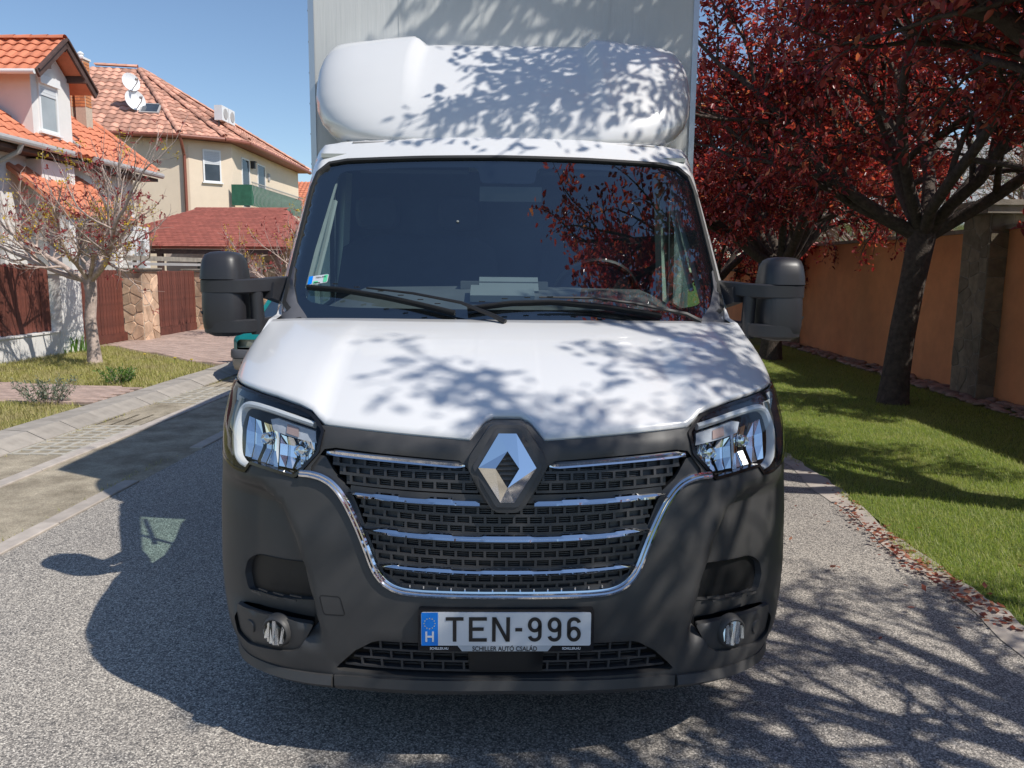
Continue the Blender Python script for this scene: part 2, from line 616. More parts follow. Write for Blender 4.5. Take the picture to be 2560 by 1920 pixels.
def text(name, body, size, mat, parent, O, ex, ez, depth=.0006, sx=1.0, bold=0.0):
    """flat lettering centred on O in the plane (ex, ez)"""
    cu = bpy.data.curves.new(name, 'FONT')
    cu.body = body
    cu.size = size
    cu.align_x = 'CENTER'
    cu.align_y = 'CENTER'
    cu.extrude = depth
    cu.offset = bold
    to = bpy.data.objects.new(name + '_tmp', cu)
    COL.objects.link(to)
    dg = bpy.context.evaluated_depsgraph_get()
    me = bpy.data.meshes.new_from_object(to.evaluated_get(dg))
    bpy.data.objects.remove(to)
    me.name = name
    ex = Vector(ex).normalized(); ez = Vector(ez).normalized()
    ny = ex.cross(ez)
    M = Matrix((ex * sx, ez, ny)).transposed().to_4x4()
    M.translation = Vector(O)
    me.transform(M)
    me.materials.clear()
    return obj(name, me, mat, parent)

# ================================================================== ground, road, verge
def sheet(name, uv, z, mat, parent=None):
    return obj(name, mesh(name, RDs(uv, z), [tuple(range(len(uv)))], False), mat, parent)
struct(sheet('ground', [(-700, -700), (700, -700), (700, 900), (-700, 900)], -.08, 'ground_earth'))
struct(sheet('road', [(-2.86, -60), (2.30, -60), (2.30, 160), (-2.86, 160)], 0.0, 'asphalt'))
gut = struct(sheet('gutter', [(-4.42, -30), (-2.855, -30), (-2.855, 120), (-4.42, 120)], -.004, 'gutter_fill'))
def piece(name, V, F, mat, parent, mats=None):
    me = mesh(name, V, F, False)
    me.materials.append(MT(mat))
    return me
def place(name, me, parent, M):
    o = bpy.data.objects.new(name, me)
    o.matrix_basis = M
    return link(o, parent)
def frame(O, ex, ey, ez):
    M = Matrix([[ex[i], ey[i], ez[i], O[i]] for i in range(3)] + [[0, 0, 0, 1]])
    return M
def bev_block(x, y, z, b, zb=0.0):
    """block 0..x, 0..y, zb..z with a small chamfer round the top"""
    V = [(0, 0, zb), (x, 0, zb), (x, y, zb), (0, y, zb), (0, 0, z - b), (x, 0, z - b), (x, y, z - b), (0, y, z - b), (b, b, z), (x - b, b, z), (x - b, y - b, z), (b, y - b, z)]
    F = [(0, 1, 5, 4), (1, 2, 6, 5), (2, 3, 7, 6), (3, 0, 4, 7), (4, 5, 9, 8), (5, 6, 10, 9), (6, 7, 11, 10), (7, 4, 8, 11), (8, 9, 10, 11)]
    return V, F
# flush edging stones along the asphalt, a gap where one has broken away
em = piece('edging_stone', *bev_block(.115, .985, .012, .006, -.06), 'edge_concrete', None)
for k in range(16):
    v = -1.65 + k * 1.0
    if k == 5:
        continue
    place('edging_stone', em, gut, frame(RD(-2.975 + random.uniform(-.006, .006), v + (.1 if k > 5 else 0), random.uniform(-.003, .003)), RU, RV, UP))
sm = piece('strip_stone', *bev_block(.12, .985, .010, .006, -.06), 'edge_concrete', None)
for k in range(14):
    place('strip_stone', sm, gut, frame(RD(-3.885 + random.uniform(-.005, .005), -.4 + k, random.uniform(-.002, .003)), RU, RV, UP))
# concrete grid pavers: slabs of slanted openings, half filled with earth
mb = MB()
for i in range(4):
    x = i * .155
    mb.box((0, 0, 0), (x, x + .035), (0, .59), (-.05, .004))
for j in range(5):
    mb.box((0, 0, 0), (0, .50), (0, .035), (-.05, .0035), np.array([1., 0, 0]), np.array([0, 1., 0])) if False else None
    y = j * .137
    mb.hexa([np.array(q, float) for q in ((0, y, -.05), (.50, y + .04, -.05), (.50, y + .08, -.05), (0, y + .04, -.05), (0, y, .0035), (.50, y + .04, .0035), (.50, y + .08, .0035), (0, y + .04, .0035))])
gm = piece('grid_paver', mb.V, mb.F, 'grid_concrete', None)
for k in range(14):
    place('grid_paver', gm, gut, frame(RD(-4.39, .8 + k * .66, random.choice((0, 0, -.008, -.012))), RU, RV, UP))
# kerb stones with a sloping face
prof = [(0, -.08), (0, .085), (-.02 + .02, .085)]
V = []
for y in (0, .485):
    for x, z in ((0, -.06), (0, .088), (.012, .096), (.235, .086), (.262, .074), (.405, .010), (.415, -.06)):
        V.append((x, y, z))
F = [(i, i + 1, 8 + i, 7 + i) for i in range(6)] + [tuple(range(6, -1, -1)), tuple(range(7, 14))]
km = piece('kerb_stone', V, F, 'kerb_stone', None)
kerb = struct(obj('kerb', mesh('kerb', RDs([(-4.78, -30), (-4.40, -30), (-4.40, 120), (-4.78, 120)], -.012), [(0, 1, 2, 3)], False), 'gutter_fill'))
for k in range(34):
    place('kerb_stone', km, kerb, frame(RD(-4.795 + random.uniform(-.008, .008), .2 + k * .493, random.uniform(-.005, .005)), RU, RV, UP))
verge = struct(sheet('verge', [(-30, -30), (-4.775, -30), (-4.775, 120), (-30, 120)], .072, 'verge_base'))
# brick paths
BR = bev_block(.196, .096, .022, .004)
bm_ = piece('paver', BR[0], BR[1], 'paver_red', None)
def pave(name, poly, zb, limit=290):
    base = struct(sheet(name, poly, zb, 'paver_gap'))
    P = np.array(poly)
    lo_, hi_ = P.min(0), P.max(0)
    L = []
    j = 0
    v = lo_[1]
    while v < hi_[1]:
        u = lo_[0] - (.1 if j % 2 else 0)
        while u < hi_[0]:
            L.append((u, v)); u += .2
        v += .1; j += 1
    L = np.array(L)
    ok = np.ones(len(L), bool)
    for dx, dy in ((.01, .01), (.19, .01), (.19, .09), (.01, .09)):
        ok &= inside(poly, L + [dx, dy])
    L = L[ok]
    cu, cv = .085, -2.32
    d = np.hypot(L[:, 0] - cu, L[:, 1] - cv)
    L = L[np.argsort(d)]
    for u, v in L[:limit]:
        place('paver', bm_, base, frame(RD(u + .002, v + .002, zb + random.uniform(-.004, .002)), RU, RV, UP))
    rest = L[limit:]
    if len(rest):
        V0 = np.array(BR[0]); V = []; F = []
        for q, (u, v) in enumerate(rest):
            o = RD(u + .002, v + .002, zb + random.uniform(-.004, .002))
            V.append(o + V0[:, :1] * RU + V0[:, 1:2] * RV + V0[:, 2:] * UP)
            F += [tuple(i + q * 12 for i in f) for f in BR[1]]
        r = obj('paver_field', mesh('paver_field', np.concatenate(V), F, False), 'paver_red', base)
        r['kind'] = 'stuff'
pave('garden_path', [(-8.1, 6.35), (-4.80, 6.05), (-4.80, 7.32), (-8.1, 7.75)], .078)
pave('driveway', [(-7.9, 12.2), (-7.2, 11.6), (-4.80, 9.55), (-4.80, 18.5), (-8.3, 18.5), (-8.25, 11.9)], .078)
# right-hand verge
struct(sheet('lawn', [(2.30, -30), (30, -30), (30, 120), (2.30, 120)], .012, 'lawn_base'))
# broken mortar haunch between asphalt and lawn
Vh = []
for k in range(160):
    v = -4 + k * .14
    w = .05 + .06 * random.random() + .03 * sin(v * 2.1)
    Vh += [RD(2.16 + .025 * sin(v * 5) + random.uniform(-.012, .012), v, .004), RD(2.16 + w + .05, v, .018)]
struct(obj('road_haunch', mesh('road_haunch', Vh, [(2 * i, 2 * i + 1, 2 * i + 3, 2 * i + 2) for i in range(159)], True), 'edge_concrete'))

# ================================================================== masonry helpers
def rubble(parent, O, ex, ez, n, w, h, mat, size=.22, seed=1, gap=.014, proud=.016):
    """irregular stones covering a w x h face (Voronoi cells); every stone a part of its own"""
    R_ = random.Random(seed)
    O = np.asarray(O, float)
    nx = max(1, round(w / size)); nz = max(2, round(h / (size * .8)))
    pts = [((i + .5 + R_.uniform(-.42, .42)) * w / nx, (j + .5 + R_.uniform(-.42, .42)) * h / nz) for i in range(nx) for j in range(nz)]
    for k, (px_, pz_) in enumerate(pts):
        poly = [(0, 0), (w, 0), (w, h), (0, h)]
        for m, (qx, qz) in enumerate(pts):
            if m == k:
                continue
            mx_, mz_ = (px_ + qx) / 2, (pz_ + qz) / 2
            dx, dz = qx - px_, qz - pz_
            out = []
            for i in range(len(poly)):
                A = poly[i]; B = poly[(i + 1) % len(poly)]
                fa = (A[0] - mx_) * dx + (A[1] - mz_) * dz; fb = (B[0] - mx_) * dx + (B[1] - mz_) * dz
                if fa <= 0: out.append(A)
                if fa * fb < 0:
                    q = fa / (fa - fb); out.append((A[0] + (B[0] - A[0]) * q, A[1] + (B[1] - A[1]) * q))
            poly = out
            if len(poly) < 3: break
        if len(poly) < 3: continue
        cx_ = sum(p[0] for p in poly) / len(poly); cz_ = sum(p[1] for p in poly) / len(poly)
        ext = max(hypot(p[0] - cx_, p[1] - cz_) for p in poly)
        P = smooth_poly([(cx_ + (p[0] - cx_) * (1 - gap / ext), cz_ + (p[1] - cz_) * (1 - gap / ext)) for p in poly if True], .03, 2)
        d = proud * R_.uniform(.5, 1.4)
        m = len(P)
        V = [O + ex * a_ + ez * b_ for a_, b_ in P] + [O + ex * (cx_ + (a_ - cx_) * .94) + ez * (cz_ + (b_ - cz_) * .94) + n * d for a_, b_ in P]
        F = [(i, (i + 1) % m, m + (i + 1) % m, m + i) for i in range(m)] + [tuple(range(m, 2 * m))]
        if np.cross(ex, ez) @ n < 0:
            F = [f[::-1] for f in F]
        obj('stone', mesh('stone', V, F, False), mat, parent)
def rpillar(name, label, u, v, h, mat, mortar, cap, cat='pillar', seed=1, size=.22, group=None, faces='uv', proud=.016, gap=.014):
    t_ = thing(name, label, cat, RD((u[0] + u[1]) / 2, (v[0] + v[1]) / 2, 0), group)
    mb = MB(); mb.rbox(u, v, (-.05, h)); core = mb.build('core', mortar, t_, smooth=False)
    if 'v' in faces:
        rubble(core, RD(u[0], v[0], 0), RU, UP, -RV, u[1] - u[0], h, mat, size, seed, gap, proud)
    if 'u' in faces:
        rubble(core, RD(u[1], v[0], 0), RV, UP, RU, v[1] - v[0], h, mat, size, seed + 5, gap, proud)
    if 'w' in faces:
        rubble(core, RD(u[0], v[0], 0), RV, UP, -RU, v[1] - v[0], h, mat, size, seed + 9, gap, proud)
    if cap:
        mb = MB(); mb.rbox((u[0] - cap[0], u[1] + cap[0]), (v[0] - cap[0], v[1] + cap[0]), (h, h + cap[1] * .6))
        mb.rbox((u[0] - cap[0] - .03, u[1] + cap[0] + .03), (v[0] - cap[0] - .03, v[1] + cap[0] + .03), (h + cap[1] * .6, h + cap[1]))
        mb.build('cap', 'coping', t_, smooth=False)
    return t_

# ================================================================== right-hand garden wall
WU = 5.85
def wall_bay(label, v0, v1, h, seed):
    t_ = thing('garden_wall', label, 'wall', RD(WU + .12, (v0 + v1) / 2, 0), 'orange garden wall bays')
    mb = MB(); mb.rbox((WU, WU + .24), (v0, v1), (-.05, h)); mb.build('wall_panel', 'wall_orange', t_, smooth=False)
    n = max(1, int((v1 - v0) / 1.0))
    for k in range(n):
        a, b = v0 + (v1 - v0) * k / n, v0 + (v1 - v0) * (k + 1) / n
        mb = MB(); mb.rbox((WU - .05, WU + .29), (a + .003, b - .003), (h + .001, h + .055)); mb.build('coping_stone', 'coping', t_, smooth=False)
wall_bay('orange rendered wall bay right of the near stone pillar, at the frame edge', -6, 7.80, 2.14, 1)
wall_bay('long orange rendered wall bay behind the nearest tree trunk', 8.42, 15.35, 2.13, 2)
wall_bay('lower orange rendered wall bay seen past the right van mirror', 15.85, 25, 1.95, 3)
rpillar('wall_pillar', 'wide stone pillar with stepped cap in the orange wall, nearest the camera', (5.62, 6.15), (7.80, 8.42), 2.33, 'stone_olive', 'mortar', (.10, .16), seed=3, size=.24, group='stone pillars of the orange wall', faces='vw', proud=.007, gap=.008)
rpillar('wall_pillar', 'stone pillar in the orange wall behind the right mirror and second trunk', (5.66, 6.13), (15.35, 15.85), 2.28, 'stone_olive', 'mortar', (.08, .13), seed=8, size=.24, group='stone pillars of the orange wall', faces='vw', proud=.007, gap=.008)

# ================================================================== roofs of single tiles
def tile_mesh(name, tw, tl, mat, amp=.022):
    n = 7
    V = []
    for (y, z) in ((0, .040), (tl * 1.12, .012)):
        for i in range(n):
            a = i / (n - 1)
            V.append((a * tw * 1.02, y, z + amp * sin(2 * pi * a - .6)))
    for i in range(n):
        V.append((V[i][0], 0, V[i][2] - .016))
    F = [(i, i + 1, n + i + 1, n + i) for i in range(n - 1)] + [(2 * n + i, 2 * n + i + 1, i + 1, i) for i in range(n - 1)]
    me = mesh(name, V, F, True, 40)
    me.materials.append(MT(mat))
    return me, np.array(V), F
CAMP = np.array([-.04, -2.32, 1.59])
def tile_roof(roof, pts, tm, tw, tl, mat, limit=300, name='tile', jit=.004, seed=0):
    """pts: planar outline, first edge is the eave"""
    me, TV, TF = tm
    pts = [np.asarray(p, float) for p in pts]
    O = pts[0]
    e = pts[1] - pts[0]; e /= np.linalg.norm(e)
    nn_ = np.cross(e, pts[-1] - pts[0]); nn_ /= np.linalg.norm(nn_)
    if nn_[2] < 0: nn_ = -nn_
    s = np.cross(nn_, e)
    if s[2] < 0:
        s = -s
    poly = [((p - O) @ e, (p - O) @ s) for p in pts]
    P = np.array(poly)
    lo_, hi_ = P.min(0), P.max(0)
    L = []
    k = 0
    y = -.05
    while y < hi_[1] - tl * .3:
        x = lo_[0] - (tw / 2 if k % 2 and name == 'shingle' else 0)
        while x < hi_[0]:
            L.append((x, y)); x += tw
        y += tl; k += 1
    L = np.array(L)
    cen = L + [tw / 2, tl / 2 + .02]
    ok = inside(poly, cen)
    L = L[ok]
    W_ = O + L[:, :1] * e + L[:, 1:] * s
    d = np.linalg.norm(W_ - CAMP, axis=1)
    od = np.argsort(d)
    R_ = random.Random(seed)
    left = max(0, limit)
    flip = np.cross(e, s) @ nn_ < 0
    ee = e
    for i in od[:left]:
        place(name, me, roof, frame(W_[i] + nn_ * R_.uniform(0, jit), e, s, nn_))
    rest = od[left:]
    if len(rest):
        V = np.concatenate([W_[i] + TV[:, :1] * e + TV[:, 1:2] * s + TV[:, 2:] * nn_ for i in rest])
        F = [tuple(a + q * len(TV) for a in f) for q in range(len(rest)) for f in TF]
        r = obj(name + '_field', mesh(name + '_field', V, F, True, 40), mat, roof)
        r['kind'] = 'stuff'
    return min(left, len(od))
def slab_poly(name, pts, th, mat, parent):
    pts = [np.asarray(p, float) for p in pts]
    nn_ = np.cross(pts[1] - pts[0], pts[2] - pts[0]); nn_ /= np.linalg.norm(nn_)
    if nn_[2] < 0: nn_ = -nn_
    k = len(pts)
    V = pts + [p - nn_ * th for p in pts]
    F = [tuple(range(k)), tuple(range(2 * k - 1, k - 1, -1))] + [(i, k + i, k + (i + 1) % k, (i + 1) % k) for i in range(k)]
    return obj(name, mesh(name, V, F, False), mat, parent)
def ridge_caps(parent, a, b, mat, r=.09, step=.36):
    a = np.asarray(a, float); b = np.asarray(b, float)
    L = np.linalg.norm(b - a); d = (b - a) / L
    s_ = np.cross(d, UP); s_ /= np.linalg.norm(s_); t_ = np.cross(s_, d)
    n = int(L / step)
    V = []
    for (y, k) in ((0, 1.0), (step * 1.1, .85)):
        for i in range(6):
            q = pi * i / 5
            V.append((cos(q) * r * 1.15 * k, y, sin(q) * r * k))
    me = mesh('ridge_tile', V, [(i, i + 1, 7 + i, 6 + i) for i in range(5)], True, 50)
    me.materials.append(MT(mat))
    for k in range(n):
        place('ridge_tile', me, parent, frame(a + d * step * k + t_ * .015, s_, d, t_))
def halfpipe(name, a, b, mat, parent, r=.07):
    a = np.asarray(a, float); b = np.asarray(b, float)
    mb = MB(); mb.tube([a, a * .5 + b * .5, b], r, 10)
    return mb.build(name, mat, parent)
def rwindow(parent, O, ex, n, w, h, shutter=.0, frame_m='frame_white', pane='pane_pale', mull=True, box=False, sill=True):
    """window set on a face: O lower corner, ex along, n outward"""
    O = np.asarray(O, float)
    t_ = .055
    mb = MB()
    mb.box(O, (0, w), (-.02, .035), (0, t_), ex, n, UP); mb.box(O, (0, w), (-.02, .035), (h - t_, h), ex, n, UP)
    mb.box(O, (0, t_), (-.02, .034), (t_, h - t_), ex, n, UP); mb.box(O, (w - t_, w), (-.02, .034), (t_, h - t_), ex, n, UP)
    if mull: mb.box(O, (w / 2 - .03, w / 2 + .03), (-.02, .030), (t_, h - t_), ex, n, UP)
    wo = mb.build('window', frame_m, parent, smooth=False)
    mb = MB(); mb.box(O, (t_, w - t_), (0, .012), (t_, h - t_), ex, n, UP); mb.build('pane', pane, wo, smooth=False)
    if shutter:
        mb = MB()
        k = max(2, int(shutter * h / .06))
        for i in range(k):
            z1 = h - t_ - i * .06
            mb.box(O, (t_ * .6, w - t_ * .6), (.012, .028), (z1 - .056, z1), ex, n, UP)
        mb.build('shutter', 'shutter', wo, smooth=False)
    if box:
        mb = MB(); mb.box(O, (-.02, w + .02), (-.02, .10), (h, h + .17), ex, n, UP); mb.build('shutter_box', 'frame_white', wo, smooth=False)
    if sill:
        mb = MB(); mb.box(O, (-.05, w + .05), (-.02, .08), (-.05, -.005), ex, n, UP); mb.build('sill', 'frame_white', wo, smooth=False)
    return wo

# ================================================================== near house on the left
TORG = tile_mesh('tile', .30, .335, 'tile_orange')
hs = thing('house', 'white house with orange tiled roof and a gabled dormer, behind the left fence', 'house', RD(-13, 15, 0))
mb = MB(); mb.rbox((-17.5, -10.75), (10.5, 19.0), (-.05, 4.35)); mb.build('wall', 'wall_white', hs, smooth=False)
mb = MB(); mb.add([RD(-17.5, v, 4.3) for v in (19.0, 10.5)] + [RD(-14.1, v, 6.9) for v in (19.0, 10.5)] + [RD(-10.75, v, 4.3) for v in (19.0, 10.5)], [(0, 2, 4), (1, 5, 3)]); mb.build('gable', 'wall_white', hs, smooth=False)
zr_ = lambda u: 4.05 + .751 * (-10.2 - u)
ev0, ev1 = 10.2, 19.4
rp = [RD(-10.2, ev0, zr_(-10.2)), RD(-10.2, ev1, zr_(-10.2)), RD(-14.1, ev1, zr_(-14.1)), RD(-14.1, ev0, zr_(-14.1))]
roof = slab_poly('roof', rp, .10, 'tile_orange', hs)
slab_poly('roof', [RD(-18.0, ev0, 4.05), RD(-18.0, ev1, 4.05), RD(-14.1, ev1, zr_(-14.1)), RD(-14.1, ev0, zr_(-14.1))], .10, 'tile_orange', hs)
vis = [RD(-10.2, 12.4, zr_(-10.2)), RD(-10.2, ev1, zr_(-10.2)), RD(-13.3, ev1, zr_(-13.3)), RD(-13.3, 16.0, zr_(-13.3)), RD(-10.62, 15.9, zr_(-10.62)), RD(-10.62, 14.5, zr_(-10.62)), RD(-13.3, 14.5, zr_(-13.3)), RD(-13.3, 12.4, zr_(-13.3))]
# frame for the outline is the eave; keep it planar by passing the eave first
n1 = tile_roof(roof, vis, TORG, .30, .335, 'tile_orange', 260, seed=1)
ridge_caps(roof, RD(-10.25, ev1, zr_(-10.25) + .02), RD(-14.1, ev1, zr_(-14.1) + .02), 'tile_orange', .07)
g1 = halfpipe('gutter', RD(-10.13, ev0, 3.99), RD(-10.13, 15.30, 3.99), 'gutter_grey', hs)
halfpipe('gutter', RD(-10.13, 16.10, 3.99), RD(-10.13, ev1, 3.99), 'gutter_grey', hs)
mb = MB(); mb.rbox((-10.75, -10.25), (ev0, ev1), (3.84, 3.92)); mb.build('soffit', 'timber_dark', hs, smooth=False)
mb = MB(); mb.tube([RD(-10.13, 13.5, 3.95), RD(-10.2, 13.5, 3.80), RD(-10.6, 13.45, 3.60), RD(-10.68, 13.45, 3.3), RD(-10.68, 13.45, .1)], .05, 8); mb.build('downpipe', 'gutter_grey', hs)
# dormer
dm_u = -10.5
mb = MB()
V = [RD(dm_u, 14.50, zr_(dm_u) - .2), RD(dm_u, 15.90, zr_(dm_u) - .2), RD(dm_u, 15.90, 5.62), RD(dm_u, 15.20, 6.20), RD(dm_u, 14.50, 5.62)]
Vb = [RD(-13.2, v, z) for v, z in ((14.50, 5.0), (15.90, 5.0), (15.90, 5.62), (15.20, 6.2), (14.50, 5.62))]
mb.add(V + Vb, [(0, 1, 2, 3, 4), (0, 4, 9, 5), (1, 6, 7, 2), (4, 3, 8, 9), (3, 2, 7, 8)])
dm = mb.build('dormer', 'wall_white', hs, smooth=False)
TDOR = tile_mesh('dormer_tile', .26, .30, 'tile_orange')
for sgn, ve in ((-1, 14.12), (1, 16.28)):
    ez = 6.34 - .80 * abs(ve - 15.2)
    pp_ = [RD(-10.12, ve, ez), RD(-13.4, ve, ez), RD(-13.4, 15.2, 6.34), RD(-10.12, 15.2, 6.34)]
    dr = slab_poly('dormer_roof', pp_, .06, 'tile_orange', hs)
    tile_roof(dr, [p + UP * .0 for p in pp_], TDOR, .26, .30, 'tile_orange', 60, 'tile', seed=4)
    if sgn < 0:
        halfpipe('dormer_gutter', RD(-10.12, ve - .06, ez - .03), RD(-13.0, ve - .06, ez - .03), 'gutter_white', hs, .05)
    mb = MB(); mb.bar(RD(-10.10, ve, ez - .05), RD(-10.10, 15.2, 6.29), .05, .17); mb.bar(RD(-10.07, ve, ez + .03), RD(-10.07, 15.2, 6.37), .07, .04)
    mb.build('barge_board', 'timber_dark', dm, smooth=False)
    mb = MB(); mb.bar(RD(-10.52, 15.2 + (ve - 15.2) * .62, 6.22 - .8 * abs(ve - 15.2) * .62), RD(-10.08, 15.2 + (ve - 15.2) * .62, 6.22 - .8 * abs(ve - 15.2) * .62), .10, .14); mb.build('purlin', 'timber_dark', dm, smooth=False)
mb = MB(); mb.bar(RD(-10.14, 15.2, 6.2), RD(-10.55, 15.2, 6.2), .12, .16); mb.build('purlin', 'timber_dark', dm, smooth=False)
ridge_caps(dm, RD(-10.1, 15.2, 6.36), RD(-13.4, 15.2, 6.36), 'tile_orange', .09)
rwindow(hs, RD(dm_u, 14.72, 4.40), RV, RU, .66, .98, .22, pane='pane_pale', mull=False, box=True)
mb = MB(); mb.bar(RD(-10.42, 15.98, 4.20), RD(-11.6, 15.98, 5.12), .10, .16); mb.build('flashing', 'gutter_grey', dm, smooth=False)
for ub in (-11.9, -11.55):
    c_ = thing('chimney', 'left orange brick chimney behind the dormer' if ub < -11.7 else 'right orange brick chimney behind the dormer', 'chimney', RD(ub, 18.5, 5.2)) if False else None
for ub, zt_ in ((-12.02, 6.86), (-11.66, 6.76)):
    mb = MB(); mb.rbox((ub - .13, ub + .13), (18.35, 18.65), (5.0, zt_)); co = mb.build('chimney', 'mortar_warm', hs, smooth=False)
    z = 5.6; q = 0
    V, F = bev_block(.125, .06, .012, .003)
    while z < zt_ - .06:
        for k_ in range(2):
            for (o_, ex_, n_) in ((RD(ub - .13 + k_ * .13 + .003, 18.35, z), RU, -RV), (RD(ub + .13, 18.35 + .02 + k_ * .13, z), RV, RU)):
                obj('brick', mesh('brick', [o_ + ex_ * a + UP * b + n_ * c for a, b, c in V], F if n_[1] > -.5 else F, False), 'brick_orange', co)
        z += .075; q += 1
    mb = MB(); mb.rbox((ub - .16, ub + .16), (18.32, 18.68), (zt_, zt_ + .05)); mb.revolve(RD(ub, 18.5, zt_ + .05), UP, [(.07, 0), (.07, .08), (.09, .10), (.05, .15), (.001, .17)], 12); mb.build('chimney_cap', 'gutter_white', co)
# lower bay, porch roof and ground-floor windows
mb = MB(); mb.rbox((-10.75, -10.42), (14.55, 15.75), (-.05, 3.80)); mb.build('wall_pier', 'wall_white', hs, smooth=False)
mb = MB(); mb.rbox((-10.75, -9.75), (16.0, 17.7), (-.05, 2.55)); mb.build('porch_wall', 'wall_white', hs, smooth=False)
pr_ = [RD(-9.45, 13.9, 2.62), RD(-9.45, 16.6, 2.62), RD(-10.75, 16.6, 3.62), RD(-10.75, 13.9, 3.62)]
po = slab_poly('porch_roof', pr_, .08, 'tile_orange', hs)
tile_roof(po, pr_, TORG, .30, .335, 'tile_orange', 60, seed=6)
mb = MB(); mb.rbox((-9.75, -9.55), (13.95, 14.15), (-.05, 2.6)); mb.rbox((-9.75, -9.55), (16.35, 16.55), (-.05, 2.6)); mb.build('porch_post', 'wall_white', hs, smooth=False)
rwindow(hs, RD(-10.75, 12.0, 1.2), RV, RU, 1.2, 1.3, .4, pane='pane_dark')
rwindow(hs, RD(-9.75, 16.55, 1.15), RV, RU, .9, 1.1, .0, pane='pane_pale')
rwindow(hs, RD(-10.75, 17.3, 2.75), RV, RU, .8, .8, .3, pane='pane_dark')

# ================================================================== far cream house
TROS = tile_mesh('tile', .30, .36, 'tile_rose')
fh = thing('house', 'cream house with rose tiled hip roof, green balcony and satellite dishes', 'house', RD(-14, 32, 0))
wl = [(-20.5, 25.6), (-12.85, 27.35), (-11.62, 28.35), (-11.85, 37.5), (-20.5, 38)]
mb = MB()
k = len(wl)
mb.add([RD(u, v, -.05) for u, v in wl] + [RD(u, v, 6.2) for u, v in wl], [(i, (i + 1) % k, k + (i + 1) % k, k + i) for i in range(k)])
mb.build('wall', 'wall_cream', fh, smooth=False)
ez = 6.30
A_ = RD(-20.8, 25.0, ez); B_ = RD(-12.9, 26.83, ez); C_ = RD(-11.60, 27.67, ez); D_ = RD(-11.05, 28.6, ez); E_ = RD(-11.38, 37.97, ez); G_ = RD(-20.8, 38.4, ez)
R1 = RD(-16.36, 31.0, 9.53); R2 = RD(-17.93, 30.64, 9.53)
lim = 300
for q, poly in enumerate(([A_, B_, R1, R2], [B_, C_, R1], [C_, D_, R1], [D_, E_, R1], [E_, G_, R2, R1], [G_, A_, R2])):
    ro = slab_poly('roof', poly, .06, 'tile_rose', fh)
    if q < 4:
        lim_q = (150, 40, 30, 80)[q]
        tile_roof(ro, poly, TROS, .30, .36, 'tile_rose', lim_q, seed=20 + q)
for a, b in ((B_, R1), (C_, R1), (D_, R1), (R1, R2), (E_, R1)):
    ridge_caps(fh, a + UP * .05, b + UP * .05, 'tile_rose', .10, .40)
mb = MB(); mb.add([A_ - UP * .08, B_ - UP * .08, C_ - UP * .08, D_ - UP * .08, E_ - UP * .08, G_ - UP * .08], [(5, 4, 3, 2, 1, 0)]); mb.build('soffit', 'gutter_brown', fh, smooth=False)
for a, b in ((A_, B_), (B_, C_), (C_, D_), (D_, E_)):
    halfpipe('gutter', a - UP * .05, b - UP * .05, 'gutter_brown', fh, .085)
mb = MB(); mb.tube([B_ + np.array([0, 0, -.1]), RD(-12.9, 26.95, 5.95), RD(-12.95, 27.22, 5.6), RD(-12.95, 27.22, .2)], .06, 8); mb.build('downpipe', 'gutter_brown', fh)
# windows on the bay and the balcony side
a = RD(*wl[1]); b = RD(*wl[2]); ex = (b - a) / np.linalg.norm(b - a); nb = np.cross(ex, UP)
rwindow(fh, a + ex * .50 + UP * 4.72, ex, nb, .66, 1.18, .42, pane='pane_dark', mull=False)
a2 = RD(*wl[2]); b2_ = RD(*wl[3]); ex2 = (b2_ - a2) / np.linalg.norm(b2_ - a2); nb2 = np.cross(ex2, UP)
rwindow(fh, a2 + ex2 * 1.0 + UP * 3.9, ex2, nb2, .9, 1.95, .0, pane='pane_dark', mull=False, sill=False)
rwindow(fh, a2 + ex2 * 2.9 + UP * 3.9, ex2, nb2, 1.0, 1.95, .0, pane='pane_dark', mull=False, sill=False)
mb = MB(); mb.box(a2 + ex2 * 2.2 + UP * 5.55, (-.07, .07), (0, .16), (0, .25), ex2, nb2, UP); mb.box(a2 + ex2 * 2.2 + UP * 5.80, (-.10, .10), (0, .2), (0, .04), ex2, nb2, UP); mb.build('wall_lamp', 'iron', fh, smooth=False)
mb = MB(); mb.box(a2 + ex2 * 4.4 + UP * 5.3, (-.12, .12), (0, .05), (0, .3), ex2, nb2, UP); mb.build('vent', 'gutter_grey', fh, smooth=False)
mb = MB(); mb.box(a2 + UP * 3.70, (-.2, 7.0), (0, .78), (0, .14), ex2, nb2, UP); bal = mb.build('balcony', 'wall_cream', fh, smooth=False)
mb = MB(); mb.box(a2 + UP * 3.90, (-.18, 3.6), (.74, .755), (0, .78), ex2, nb2, UP); mb.build('balcony_screen', 'balcony_green', bal, smooth=False)
mb = MB(); mb.box(a2 + UP * 3.90, (3.65, 6.9), (.74, .755), (0, .78), ex2, nb2, UP); mb.build('balcony_screen', 'balcony_green', bal, smooth=False)
mb = MB(); mb.box(a2 + UP * 3.90, (-.185, -.17), (0, .75), (0, .78), ex2, nb2, UP); mb.build('balcony_screen', 'balcony_green', bal, smooth=False)
for i in range(44):
    p = a2 + ex2 * (-.15 + i * .162) + nb2 * .80
    mb = MB(); mb.tube([p + UP * 3.86, p + UP * 4.02 + nb2 * .05, p + UP * 4.25 + nb2 * .045, p + UP * 4.5 - nb2 * .0, p + UP * 4.76], .009, 4); mb.build('baluster', 'gutter_grey', bal)
mb = MB(); mb.bar(a2 - ex2 * .2 + nb2 * .80 + UP * 4.77, a2 + ex2 * 7.0 + nb2 * .80 + UP * 4.77, .05, .03); mb.build('handrail', 'gutter_grey', bal, smooth=False)
